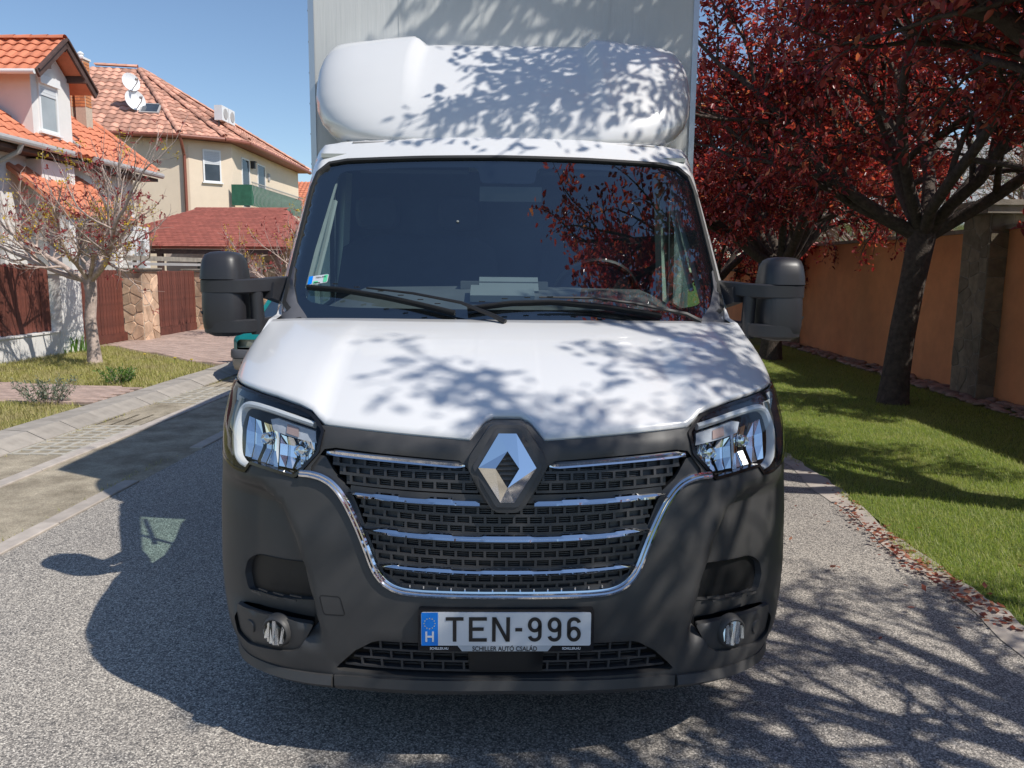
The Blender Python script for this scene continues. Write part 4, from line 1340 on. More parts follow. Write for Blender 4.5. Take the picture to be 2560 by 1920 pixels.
o = obj('stone_field', mesh('stone_field', np.concatenate(VV), FF, True), 'river_stone', bed); o['kind'] = 'stuff'
# sage clumps, iris leaves, dandelions on the left verge
def clump(name, label, cat, u, v, n, h, r, mat, seed, wid=.012, group=None):
    g = np.random.default_rng(seed)
    base = RD(u, v, .075)
    t_ = thing(name, label, cat, base, group)
    W_ = Wood(seed); st = []
    for k in range(n):
        az = g.uniform(0, 2 * pi); rr = r * sqrt(g.random())
        p = base + (RU * cos(az) + RV * sin(az)) * rr * .5
        tip = base + (RU * cos(az) + RV * sin(az)) * rr * 1.2 + UP * h * g.uniform(.6, 1)
        P = np.array([p, p * .5 + tip * .5 + g.normal(0, .01, 3), tip])
        W_.tube(P, np.array([.004, .003, .002]), 4)
        for f in np.linspace(.25, 1, 9):
            st.append((p + (tip - p) * f, (tip - p) / np.linalg.norm(tip - p)))
    W_.wood('stem', 'twig_pale', t_)
    V, F = leaves(st, 3, wid * 4, g, droop=-.1, spread=.01, asp=.3); fast('foliage', V, F, mat, t_)
clump('sage_plant', 'grey-green sage clump at the edge of the brick path', 'plant', -5.30, 6.12, 26, .30, .28, 'leaf_sage', 1, group='small plants on the verge')
clump('sage_plant', 'small sage clump beside the dandelion at the left edge of the path', 'plant', -5.95, 6.05, 9, .22, .14, 'leaf_sage', 2, group='small plants on the verge')
clump('sage_plant', 'green tuft on the verge close to the kerb', 'plant', -5.28, 7.62, 24, .22, .22, 'leaf_green', 3, group='small plants on the verge')
t_ = thing('iris_plant', 'clump of upright green iris leaves at the foot of the white pillar', 'plant', RD(-7.95, 11.35, .07))
g = np.random.default_rng(8)
for k in range(16):
    az = g.uniform(0, 2 * pi); p = RD(-7.93 + g.normal(0, .10), 11.3 + g.normal(0, .12), .07); h = g.uniform(.25, .45)
    d = RU * cos(az) + RV * sin(az); s_ = np.cross(d, UP)
    V = [p - s_ * .018, p + s_ * .018, p + s_ * .018 + UP * h * .6 + d * .05, p - s_ * .018 + UP * h * .6 + d * .05, p + UP * h + d * .14]
    obj('leaf', mesh('leaf', V, [(0, 1, 2, 3), (3, 2, 4)], False), 'leaf_green', t_)
for k, (u, v, lb) in enumerate(((-5.95, 6.25, 'yellow dandelion at the left end of the brick path'), (-6.25, 10.2, 'yellow dandelion right of the bare tree trunk'), (-5.55, 9.75, 'yellow dandelion near the driveway corner'), (-5.2, 9.55, 'yellow dandelion closest to the driveway kerb'))):
    p = RD(u, v, .07)
    t_ = thing('dandelion', lb, 'flower', p, 'dandelions on the verge')
    mb = MB(); mb.tube([p, p + UP * .06, p + UP * .11 + RU * .01], .004, 5); mb.build('stalk', 'leaf_green', t_)
    mb = MB(); mb.revolve(p + UP * .11 + RU * .01, UP, [(.004, -.01), (.026, .006), (.02, .014), (.001, .018)], 12); mb.build('bloom', 'flower_yellow', t_)

# ================================================================== the delivery van
W0, DD, NN = 1.045, .60, 2.5
_t = np.linspace(0, pi / 2, 3001)
_x = W0 * np.sin(_t) ** (2 / NN)
_y = DD * (1 - np.cos(_t) ** (2 / NN))
_s = np.concatenate([[0], np.cumsum(np.hypot(np.diff(_x), np.diff(_y)))])
SE = _s[-1]
ZZ = [.20, .25, .29, .35, .45, .55, .75, .95, 1.05, 1.15, 1.25, 1.4]
KW = [.90, .925, .945, .968, .982, .986, .987, .985, .984, .977, .957, .92]
YZ = [.03, .015, .0, .0, .0, .0, .02, .055, .085, .15, .24, .40]
def S(s, z, o=0.0):
    """front skin of the cab: s runs round the nose, z is height; o lifts along the normal"""
    a = abs(s)
    if a <= SE:
        x = np.interp(a, _s, _x); y = np.interp(a, _s, _y)
    else:
        x = W0; y = DD + a - SE
    p = np.array([np.sign(s) * x * np.interp(z, ZZ, KW), y + np.interp(z, ZZ, YZ), z])
    if o:
        p = p + o * SN(s, z)
    return p
def SN(s, z):
    e = .01
    a = S(s + e, z) - S(s - e, z); b = S(s, z + e) - S(s, z - e)
    n = np.cross(a, b)
    n /= np.linalg.norm(n)
    return n if n[1] < 0 or abs(n[1]) < .3 and n[0] * np.sign(s) > 0 else -n
def Sb(s, z):
    """bumper skin with the scooped cheeks"""
    a = abs(s)
    d = 0
    if .55 < a < 1.25 and .40 < z < .93:
        # sculpted cheek: surface sinks outboard of a diagonal ridge
        ridge = np.interp(z, [.40, .558, .656, .743, .828, .877, .893], [.585, .618, .649, .681, .73, .812, .948])
        q = np.clip((a - ridge) / .045, 0, 1)
        q = q * q * (3 - 2 * q)
        fade = np.clip((1.18 - a) / .25, 0, 1) * np.clip((z - .40) / .06, 0, 1) * np.clip((.90 - z) / .05, 0, 1)
        d = -.062 * q * fade
    p = S(s, z)
    return p + SN(s, z) * d if d else p
HOODE_S = [0, .045, .075, .118, .365, .61, .625, .645, .70, .807, .95, 1.10, 1.25]
HOODE_Z = [1.120, 1.120, 1.108, 1.064, 1.080, 1.096, 1.112, 1.130, 1.148, 1.166, 1.180, 1.188, 1.192]
def hood_z(s):
    return float(np.interp(abs(s), HOODE_S, HOODE_Z))

van = thing('delivery_van', 'white box van with dark grey bumper and roof spoiler parked on the road', 'van', (0, .95, 0))

# --- bumper skin
def bottom_z(a):
    return float(np.interp(a, [0, .5, .9, 1.1, 1.25, 1.45], [.295, .288, .262, .245, .245, .30]))
def both(L):
    return [(-a, b) for a, b in L[::-1]]
GRI = [(0, .609), (.20, .609), (.316, .611), (.370, .626), (.403, .652), (.426, .703), (.454, .776), (.495, .853), (.532, .908), (.577, .942), (.640, .953)]
grille_top = [(.640, .985), (.600, 1.035), (.46, 1.030), (.150, 1.008)]
HL = [(.600, 1.077), (.612, 1.015), (.692, .934), (.817, .948), (.888, .954), (.918, .922), (.985, .924), (1.12, .945), (1.22, .985), (1.26, 1.06), (1.26, 1.178),
      (1.10, 1.176), (.95, 1.168), (.807, 1.155), (.70, 1.138), (.650, 1.122), (.628, 1.105)]
hl_r = smooth_poly(HL, .007, 3)
lo = [(a, bottom_z(a)) for a in np.linspace(0, 1.45, 30)]
hi = [(a, hood_z(a) - .005) for a in [0, .045, .06, .075, .095, .118, .2, .28, .365, .45, .53, .605]]
outer_half = lo + [(1.45, .93), (1.30, .93), (1.235, .985), (1.12, .94), (.985, .918), (.914, .916), (.886, .948), (.817, .942), (.688, .926), (.606, 1.012), (.594, 1.078), (.612, 1.092)] + hi[::-1][1:]
outer = outer_half + both(outer_half)
outer = [p for i, p in enumerate(outer) if hypot(p[0] - outer[i - 1][0], p[1] - outer[i - 1][1]) > 1e-4]
# openings: grille (two upper wings, one lower field), lower intake, cheek pockets
GR_half = [(0, .600), (.20, .600), (.322, .602), (.378, .618), (.411, .647), (.435, .70), (.464, .772), (.503, .846), (.538, .896), (.575, .925), (.640, .937), (.635, .968), (.590, 1.024)]
GR_half += [(.55, 1.030), (.150, 1.004), (.127, .985), (.070, .880), (0, .880)]
gr = GR_half + both(GR_half)[1:-1]
gr = [p for i, p in enumerate(gr) if hypot(p[0] - gr[i - 1][0], p[1] - gr[i - 1][1]) > 1e-4]
LOW = [(0, .440), (.40, .440), (.43, .432), (.487, .400), (.562, .334), (.555, .326), (.30, .326), (0, .326)]
low = LOW + both(LOW)[1:-1]
POCK = smooth_poly([(.945, .630), (.90, .640), (.688, .650), (.654, .572), (.632, .527), (.80, .507), (.985, .500), (1.00, .56), (.985, .605)], .014, 3)
FOG = [(1.005, .452), (.80, .462), (.632, .464), (.690, .378), (.72, .362), (.95, .330), (1.02, .345), (1.03, .40)]
FOGs = smooth_poly(FOG, .014, 3)
patch('bumper', outer, [gr, low, POCK, [(-a, b) for a, b in POCK[::-1]], FOGs, [(-a, b) for a, b in FOGs[::-1]]], Sb, .022, 'plastic_dark', van, depth=(0, .05, 0), soft=.004)

# --- lower lip with its ledge and the split joints
mb = MB()
for a0, a1 in ((-.575, .575),):
    ss = np.linspace(a0, a1, 40)
    P = [S(s, bottom_z(abs(s)) + .012) for s in ss]; N = [SN(s, .3) for s in ss]
    mb.sweep(P, N, [(-.016, .006), (.014, .012), (.030, .004), (.030, -.03), (-.016, -.03)])
mb.build('lip', 'plastic_dark', van)
for sg in (-1, 1):
    mb = MB()
    ss = np.linspace(.582, 1.18, 24) * sg
    P = [S(s, bottom_z(abs(s)) + .012) for s in ss]; N = [SN(s, .3) for s in ss]
    prof = [(-.016, .008), (.010, .022), (.030, .003), (.030, -.03), (-.016, -.03)] if sg < 0 else [(.016, .008), (-.010, .022), (-.030, .003), (-.030, -.03), (.016, -.03)]
    prof = [(-.016, .008), (.010, .022), (.030, .003), (.030, -.03), (-.016, -.03)] if sg > 0 else [(.016, -.03), (-.030, -.03), (-.030, .003), (-.010, .022), (.016, .008)]
    mb.sweep(P, N, prof)
    mb.build('lip', 'plastic_dark', van)

# --- dark shell behind the openings
mb = MB()
ss = np.linspace(-1.2, 1.2, 50); zs = np.linspace(.24, 1.10, 12)
grid('nose_liner', [[S(s, z) + np.array([0, .095, 0]) for s in ss] for z in zs], 'plastic_black', van, face=(0, -1, 0))

# --- grille: four fields of offset cells, chrome rails, chrome surround
def zr(z0, s):
    return z0 + .10 * s * s * np.clip((1.1 - z0) / .3, .3, 1) + 0 * s
def rib(mb, s0, s1, z0, w, d0=-.012, d1=-.034, n=16):
    ss = np.linspace(s0, s1, n)
    P = [S(s, zr(z0, s)) for s in ss]; N = [SN(s, z0) for s in ss]
    mb.sweep(P, N, [(-w / 2, d0), (w / 2, d0), (w / 2, d1), (-w / 2, d1)])
def stile(mb, s, z0, z1, w, d0=-.012, d1=-.034):
    P = [S(s, zr(z, s)) for z in (z0, z1)]; N = [SN(s, z0)] * 2
    mb.sweep(P, N, [(-w / 2, d0), (w / 2, d0), (w / 2, d1), (-w / 2, d1)])
fields = [  # (row edges, half width at each row, inner clear half width)
    ([1.000, .9705, .9410, .9115], lambda z: np.interp(z, [.90, 1.0], [.50, .585]), lambda z: np.interp(z, [.90, 1.0], [.085, .135])),
    ([.868, .840, .812, .785], lambda z: np.interp(z, [.78, .87], [.442, .478]), None),
    ([.760, .733, .706, .680], lambda z: np.interp(z, [.68, .76], [.402, .434]), None),
    ([.656, .632, .611], lambda z: np.interp(z, [.61, .66], [.33, .385]), None)]
CW = .0455
gi = 0
for rows, hw, inn in fields:
    mb = MB()
    for i, z in enumerate(rows):
        h = float(hw(z)) + .004
        if inn is None:
            rib(mb, -h, h, z, .0085, n=30)
        else:
            c = float(inn(z))
            rib(mb, -h, -c, z, .0085); rib(mb, c, h, z, .0085)
    for i in range(len(rows) - 1):
        z1, z0 = rows[i], rows[i + 1]
        zm = (z0 + z1) / 2
        h = float(hw(zm)); c = 0 if inn is None else float(inn(zm))
        k = int(h / CW) + 2
        for j in range(-k, k + 1):
            s = (j + (.5 if i % 2 else 0)) * CW
            if c - .01 <= abs(s) <= h + .003:
                stile(mb, s, z0, z1, .0080)
    o = mb.build('grille_mesh', 'plastic_cell', van, smooth=False)
    # closed ends of the outer cells and fine horizontal louvres behind the middle
    mbs = {1: MB(), -1: MB()}
    if inn is None:
        mbs[-1] = mbs[1]
    for i in range(len(rows) - 1):
        z1, z0 = rows[i], rows[i + 1]
        zm = (z0 + z1) / 2
        h = float(hw(zm)); c = 0 if inn is None else float(inn(zm))
        for sg in (-1, 1):
            mb = mbs[sg]
            P0 = [(sg * h, z0), (sg * (h - CW * 2.6), z0), (sg * (h - CW * 2.6), z1), (sg * h, z1)]
            mb.add([S(s, zr(z, s)) - SN(s, z) * .030 for s, z in P0], [(0, 1, 2, 3)])
            for q in (.28, .5, .72):
                zz = z0 + (z1 - z0) * q
                s1 = h - CW * 2.55
                if s1 > c + .03:
                    rib(mb, sg * c if c else 0, sg * s1, zz, .0030, -.026, -.040, 8)
    for mb in ([mbs[1]] if inn is None else [mbs[1], mbs[-1]]):
        mb.build('grille_louvre', 'plastic_cell', o, smooth=False)
# solid shoulders beside each field, following the chrome
gs = []
for sg in (-1, 1):
    L = [(.640, .953), (.577, .940), (.532, .906), (.495, .851), (.454, .774), (.426, .701), (.403, .650), (.370, .624), (.316, .609),
         (.30, .612), (.33, .632), (.388, .657), (.408, .70), (.438, .770), (.474, .852), (.500, .905), (.545, .94), (.590, 1.002), (.615, 1.006), (.640, .97)]
    L = [(sg * a, b) for a, b in (L if sg > 0 else L[::-1])]
    patch('grille_shoulder', L, [], lambda s, z: S(s, z) - SN(s, z) * .012, .03, 'plastic_cell', van, depth=(0, .03, 0))
# ledge of dark plastic behind each chrome rail
for zl, h in ((.890, .50), (.7725, .452), (.668, .408), (.604, .33)):
    mb = MB()
    ss = np.linspace(-h, h, 40)
    mb.sweep([S(s, zr(zl, s)) for s in ss], [SN(s, zl) for s in ss], [(-.013, -.010), (.013, -.010), (.013, -.04), (-.013, -.04)])
    mb.build('grille_crossbar', 'plastic_cell', van)
def rail(s0, s1, z0, taper0=True, taper1=True):
    n = 170
    ss = np.linspace(s0, s1, n)
    pr = []
    for i, s in enumerate(ss):
        a = i / (n - 1)
        w = 1.0
        if taper0: w = min(w, .25 + a * 9)
        if taper1: w = min(w, .25 + (1 - a) * 9)
        # stepped upper edge
        ph = (abs(s) % .17) / .17
        st = .0022 if ph < .42 else (-.0024 if ph > .5 else .0022 - .0046 * (ph - .42) / .08)
        t_ = (.0095 + st) * w
        b_ = -.0105 * w
        pr.append([(-t_, -.010), (-t_, -.002), (-t_ * .6, .006), (-b_ * .2, .012), (-b_, .004), (-b_, -.008)])
    return ss, pr
def chrome_rail(s0, s1, z0, t0=True, t1=True):
    mb = MB()
    ss, pr = rail(s0, s1, z0, t0, t1)
    # across axis B = T x N points down or up depending on direction: T=+s, N outward -> B = up
    mb.sweep([S(s, zr(z0, s)) for s in ss], [SN(s, z0) for s in ss], pr)
    return mb.build('chrome_rail', 'chrome', van, angle=25)
chrome_rail(-.505, -.085, .880, True, False)
chrome_rail(.085, .505, .880, False, True)
chrome_rail(-.450, .450, .7725)
chrome_rail(-.402, .402, .6680)
for sg in (-1, 1):
    mb = MB()
    ss = np.linspace(.132, .578, 30) * sg
    pr = []
    for s in ss:
        a = (abs(s) - .132) / .446
        w = min(1, .3 + min(a, 1 - a) * 14)
        P = [(-.010 * w, -.006), (-.010 * w, .002), (-.004 * w, .009), (.004 * w, .004), (.010 * w, .007), (.011 * w, -.006)]
        pr.append(P if sg > 0 else [(-x, y) for x, y in P[::-1]])
    zt = lambda s: float(np.interp(abs(s), [.13, .30, .58], [.990, 1.001, 1.017]))
    P = [S(s, zt(s)) for s in ss]; N = [SN(s, 1.0) for s in ss]
    if sg < 0:
        P = P[::-1]; N = N[::-1]; pr = [[(-x, y) for x, y in q[::-1]] for q in pr[::-1]]
    mb.sweep(P, N, pr)
    mb.build('chrome_strip', 'chrome', van, angle=25)
# chrome surround
half = [(0, .596), (.10, .596), (.20, .597), (.27, .598), (.322, .602), (.355, .611), (.385, .628), (.408, .654), (.424, .684), (.441, .730), (.464, .782), (.489, .830), (.513, .870), (.538, .902), (.566, .925), (.60, .939), (.64, .944), (.672, .943)]
path = both(half) + half[1:]
pp = np.array(path)
k = np.linspace(0, len(pp) - 1, 160)
pp = np.stack([np.interp(k, range(len(pp)), pp[:, i]) for i in range(2)], 1)
for _ in range(3):
    pp[1:-1] = (pp[:-2] + 2 * pp[1:-1] + pp[2:]) / 4
mb = MB()
mb.sweep([S(s, z) for s, z in pp], [SN(s, z) for s, z in pp], [(-.0135, -.02), (-.0135, .004), (-.0085, .0105), (-.003, .0085), (.001, .0125), (.007, .010), (.0125, .001), (.0135, -.02)])
mb.build('chrome_surround', 'chrome', van, angle=30)
# row of small lugs along the lower chrome
mb = MB()
for j in range(-7, 8):
    s = j * CW * .95
    stile(mb, s, .607, .615, .004, -.004, -.02)
mb.build('grille_lugs', 'chrome_satin', van, smooth=False)

# --- badge shield and diamond
sh = smooth_poly([(-.052, 1.116), (.052, 1.116), (.118, 1.020), (.121, .985), (.052, .872), (.030, .858), (-.030, .858), (-.052, .872), (-.121, .985), (-.118, 1.020)], .02, 4)
def BD(o):
    return lambda s, z: S(0, .99) + np.array([s * 1.0, (z - .99) * .27 + 1.3 * s * s * .2 - o, z - .99])
patch('badge_shield', sh, [], BD(.028), .03, 'plastic_dark', van, depth=(0, .07, 0), soft=.008)
rim = smooth_poly([(-.036, 1.108), (.036, 1.108), (.104, .998), (.104, .988), (.034, .876), (-.034, .876), (-.104, .988), (-.104, .998)], .012, 3)
patch('badge_recess', rim, [], BD(.031), .03, 'plastic_cell', van, depth=(0, .01, 0), soft=.003)
O6 = [(-.027, 1.094), (.027, 1.094), (.0885, .993), (.021, .890), (-.021, .890), (-.0885, .993)]
I6 = [(0, 1.043), (0, 1.043), (.036, .993), (0, .940), (0, .940), (-.036, .993)]
f = BD(.036); g = BD(.043); hB = BD(.030)
mb = MB()
mid = [((o[0] * .52 + i[0] * .48), (o[1] * .52 + i[1] * .48)) for o, i in zip(O6, I6)]
for k in range(6):
    k2 = (k + 1) % 6
    if k in (0, 3):   # split facets at top and bottom
        pass
    o0, o1, i0, i1, m0, m1 = O6[k], O6[k2], I6[k], I6[k2], mid[k], mid[k2]
    gi = [BD(.041), BD(.041), BD(.046), BD(.058), BD(.058), BD(.046)]
    fo = [BD(.036), BD(.036), BD(.038), BD(.030), BD(.030), BD(.038)]
    V = [hB(*o0) + np.array([0, .012, 0]), hB(*o1) + np.array([0, .012, 0]), fo[k](*o0), fo[k2](*o1), gi[k](*i0), gi[k2](*i1), hB(*i0), hB(*i1)]
    mb.add(V, [(0, 1, 3, 2), (2, 3, 5, 4), (4, 5, 7, 6)])
mb.build('diamond_badge', 'chrome', van, smooth=False)
mb = MB()
for j in range(6):
    zc = .955 + j * .0145
    hwid = .036 * (1 - abs(zc - .993) / .052) + .002
    if hwid > .004:
        mb.box(f(0, zc) + np.array([0, .004, 0]), (-hwid, hwid), (-.004, .006), (-.002, .002))
mb.build('badge_slat', 'plastic_black', van, smooth=False)

# --- number plate
PY = -.012
plate = MB()
def PL(x, z, o=0.0):
    return np.array([x, PY - o + (z - .5) * .02, z])
def slab(name, poly, o0, o1, mat, parent, soft=.001):
    return patch(name, poly, [], lambda a, b: PL(a, b, o1), .1, mat, parent, depth=(0, o1 - o0, 0), soft=soft)
fr = smooth_poly([(-.270, .428), (.270, .428), (.270, .561), (-.270, .561)], .010, 3)
pf = slab('number_plate_frame', fr, -.03, .006, 'plastic_gloss', van)
pw = slab('number_plate', smooth_poly([(-.2600, .447), (.2600, .447), (.2600, .553), (-.2600, .553)], .006, 3), .004, .009, 'plate_white', van, .0006)
slab('country_band', [(-.2590, .4475), (-.2085, .4475), (-.2085, .5525), (-.2590, .5525)], .0085, .0098, 'plate_blue', pw, .0002)
ix, iz = (1, 0, 0), (0, .02, 1)
text('country_letter', 'H', .046, 'plate_white', pw, PL(-.234, .4745, .0104), ix, iz, .0004, .92, .0009)
mb = MB()
for q in range(12):
    cx, cz = -.234 + .0165 * sin(q * pi / 6), .5185 + .0165 * cos(q * pi / 6)
    ring = [PL(cx + (.0026 if i % 2 == 0 else .0011) * sin(i * pi / 5), cz + (.0026 if i % 2 == 0 else .0011) * cos(i * pi / 5), .0106) for i in range(10)]
    mb.add(ring, [tuple(range(9, -1, -1))])
mb.build('star_ring', 'plate_star', pw, smooth=False)
def glyph(ch, x0, w, h, zb, th):
    """strokes of a plate character as flat bars and arcs"""
    mb = MB()
    o = .0108
    def seg(pts, closed=False):
        pts = np.array(pts, float)
        V = []; F = []
        n = len(pts)
        for i in range(n):
            a = pts[i - 1] if (closed or i > 0) else pts[i]
            b = pts[(i + 1) % n] if (closed or i < n - 1) else pts[i]
            d = (b - a); d /= np.linalg.norm(d)
            nn_ = np.array([-d[1], d[0]]) * th / 2
            V.append(PL(*(pts[i] + nn_), o)); V.append(PL(*(pts[i] - nn_), o))
        for i in range(n if closed else n - 1):
            j = (i + 1) % n
            F.append((2 * i, 2 * j, 2 * j + 1, 2 * i + 1))
        mb.add(V, F)
    z0, z1 = zb, zb + h
    l, r_ = x0 + th / 2, x0 + w - th / 2
    if ch == 'T':
        seg([(x0, z1 - th / 2), (x0 + w, z1 - th / 2)]); seg([(x0 + w / 2, z1 - th), (x0 + w / 2, z0)])
    elif ch == 'E':
        seg([(l, z0), (l, z1)])
        seg([(l + th / 2, z1 - th / 2), (x0 + w, z1 - th / 2)]); seg([(l + th / 2, (z0 + z1) / 2 + .001), (x0 + w * .82, (z0 + z1) / 2 + .001)]); seg([(l + th / 2, z0 + th / 2), (x0 + w, z0 + th / 2)])
    elif ch == 'N':
        seg([(l, z0), (l, z1)]); seg([(r_, z0), (r_, z1)])
        mb.add([PL(x0 + .0005, z1, o), PL(x0 + th * 1.12, z1, o), PL(x0 + w - .0005, z0, o), PL(x0 + w - th * 1.12, z0, o)], [(0, 1, 2, 3)])
    elif ch == '-':
        seg([(x0, zb + h * .49), (x0 + w, zb + h * .49)])
    elif ch in '96':
        cx = x0 + w / 2; rx = w / 2 - th / 2; ry = h * .24
        fl = -1 if ch == '6' else 1
        zc = (z0 + z1) / 2
        cz = z1 - th / 2 - ry
        bowl = [(cx + rx * cos(q), cz + ry * sin(q)) for q in np.linspace(0, 2 * pi, 28, endpoint=False)]
        tail = [(cx + rx, cz)] + [(cx + rx, z0 + th / 2 + ry * .8)] + [(cx + rx * cos(q), z0 + th / 2 + ry * .8 + ry * .8 * sin(q)) for q in np.linspace(-.1, -pi * .93, 14)]
        if fl < 0:
            bowl = [(2 * cx - a, 2 * zc - b) for a, b in bowl]; tail = [(2 * cx - a, 2 * zc - b) for a, b in tail]
        seg(bowl, True); seg(tail)
    mb.build('plate_character', 'plate_ink', pw, smooth=False)
pxm = .52 / 424 / 3.95      # plate metres per photo detail
for ch, a, b in (('T', 550, 725), ('E', 778, 955), ('N', 1006, 1182), ('-', 1235, 1303), ('9', 1358, 1496), ('9', 1553, 1690), ('6', 1746, 1884)):
    glyph(ch, -.2625 + (a - 300) * pxm, (b - a) * pxm, .0785, .4605, .0112)
st = slab('dealer_strip', [(-.135, .4285), (.128, .4285), (.142, .4465), (-.149, .4465)], .005, .0085, 'plate_grey', van, .0004)
text('dealer_name', 'SCHILLER AUTÓ CSALÁD', .0205, 'plate_ink', st, PL(-.004, .4365, .0092), ix, iz, .0002, .86, .0003)
for sx in (-1, 1):
    text('dealer_site', 'SCHILLER.HU', .0105, 'plate_white', st, PL(sx * .203 - .002, .4375, .0086), ix, iz, .0003, .92, .0003)

# --- lower intake
mb = MB()
for i, z in enumerate((.342, .372, .402, .432)):
    h = .55 - (z - .33) * 1.15
    ss = np.linspace(-h, h, 24)
    mb.sweep([S(s, z) for s in ss], [SN(s, z) for s in ss], [(-.0035, -.022), (.0035, -.022), (.0035, -.045), (-.0035, -.045)])
    if i < 3:
        for j in range(-9, 10):
            s = (j + (.5 if i % 2 else 0)) * .068
            if .125 < abs(s) < h - .02:
                P = [S(s, z), S(s, z + .03)]
                mb.sweep(P, [SN(s, z)] * 2, [(-.0035, -.022), (.0035, -.022), (.0035, -.045), (-.0035, -.045)])
mb.build('intake_mesh', 'plastic_cell', van, smooth=False)
mb = MB()
for z in (.350, .362, .381, .392, .411, .422):
    h = .50 - (z - .33) * 1.15
    ss = np.linspace(-h, h, 20)
    mb.sweep([S(s, z) for s in ss], [SN(s, z) for s in ss], [(-.002, -.045), (.002, -.045), (.002, -.055), (-.002, -.055)])
mb.build('intake_louvre', 'plastic_cell', van, smooth=False)
patch('sensor_cover', smooth_poly([(-.118, .344), (.118, .344), (.122, .432), (-.122, .432)], .006, 2), [], lambda a, b: S(a, b) + np.array([0, .012, 0]), .05, 'plastic_black', van, depth=(0, .03, 0))
# tow eye cover: thin inset line round a small panel
tow = smooth_poly([(-.600, .572), (-.529, .573), (-.513, .515), (-.586, .511)], .010, 3)
mb = MB()
td = densify(tow, .01); td = td + [td[0]]
mb.sweep([Sb(a, b) for a, b in td], [SN(a, b) for a, b in td], [(-.0012, -.004), (.0012, -.004), (.0012, .0008), (-.0012, .0008)])
mb.build('tow_cover', 'plastic_black', van, smooth=False)

# --- cheek pockets, fog lamps
for sg in (-1, 1):
    def mir(L):
        return [(sg * a, b) for a, b in (L if sg > 0 else L[::-1])]
    def back(o):
        return lambda s, z: S(s, z) - SN(s, z) * o
    # pocket walls and floor
    dp = S(sg * .82, .57) - SN(sg * .82, .57) * .10 - S(sg * .82, .57)
    pk = mir(POCK)
    big = mir([(.60, .49), (1.03, .47), (1.03, .65), (.60, .66)])
    o = patch('cheek_pocket', big, [], back(.085), .05, 'plastic_black', van, depth=(0, .01, 0))
    mb = MB()
    dd = densify(pk, .02); dd = dd + [dd[0]]
    for i in range(len(dd) - 1):
        a, b = dd[i], dd[i + 1]
        mb.add([Sb(*a), Sb(*b), back(.09)(*b), back(.09)(*a)], [(0, 1, 2, 3)])
    mb.build('pocket_wall', 'plastic_cell', o)
    # step tread on the pocket floor
    mb = MB()
    for (a, z) in ((.70, .528), (.78, .522), (.86, .518)):
        for dpt in (.02, .05):
            p = S(sg * a, z + .003) - SN(sg * a, z) * dpt
            tt = S(sg * (a + .05), z + .003) - SN(sg * (a + .05), z) * dpt
            mb.bar(p, tt, .004, .005)
    mb.build('step_tread', 'plastic_dark', o, smooth=False)
    fp = patch('fog_panel', mir([(a * 1.0, b) for a, b in FOGs]), [], back(.010), .03, 'plastic_dark', van, depth=(0, .03, 0), soft=.006)
    c = S(sg * .778, .420); n = SN(sg * .778, .420)
    n = n * .75 + np.array([0, -.25, 0]); n /= np.linalg.norm(n)
    c = c + n * .010
    mb = MB(); mb.revolve(c - n * .004, n, [(.056, -.03), (.052, -.008), (.050, -.002), (.046, .003), (.041, .002), (.040, -.03)], 28)
    fl = mb.build('fog_lamp', 'plastic_dark', van)
    mb = MB(); mb.revolve(c, n, [(.040, -.004), (.038, .006), (.028, .011), (.015, .014), (.0005, .015)], 24)
    mb.build('lens', 'lamp_glass', fl)
    mb = MB()
    for q in range(8):   # vertical facets of the reflector
        x0 = -.038 + q * .0095
        hh = sqrt(max(.0398 ** 2 - (x0 + .0048) ** 2, 1e-5))
        ex = np.cross(UP, n); ex /= np.linalg.norm(ex)
        ez = np.cross(n, ex)
        z = .004 - .003 * (q % 2)
        mb.add([c + ex * x0 + ez * -hh + n * z, c + ex * (x0 + .0095) + ez * -hh + n * (z - .005 + .010 * (q % 2)), c + ex * (x0 + .0095) + ez * hh + n * (z - .012 + .008 * (q % 3)), c + ex * x0 + ez * hh + n * (z - .016 + .010 * (q % 2))], [(0, 1, 2, 3)])
    mb.build('reflector', 'fog_reflector', fl, smooth=False)
    c2 = S(sg * .92, .40); n2 = SN(sg * .92, .40)
    mb = MB(); mb.revolve(c2 - n2 * .012, n2, [(.024, 0), (.022, .007), (.0005, .008)], 18)
    mb.build('sensor_disc', 'plastic_dark', fp)

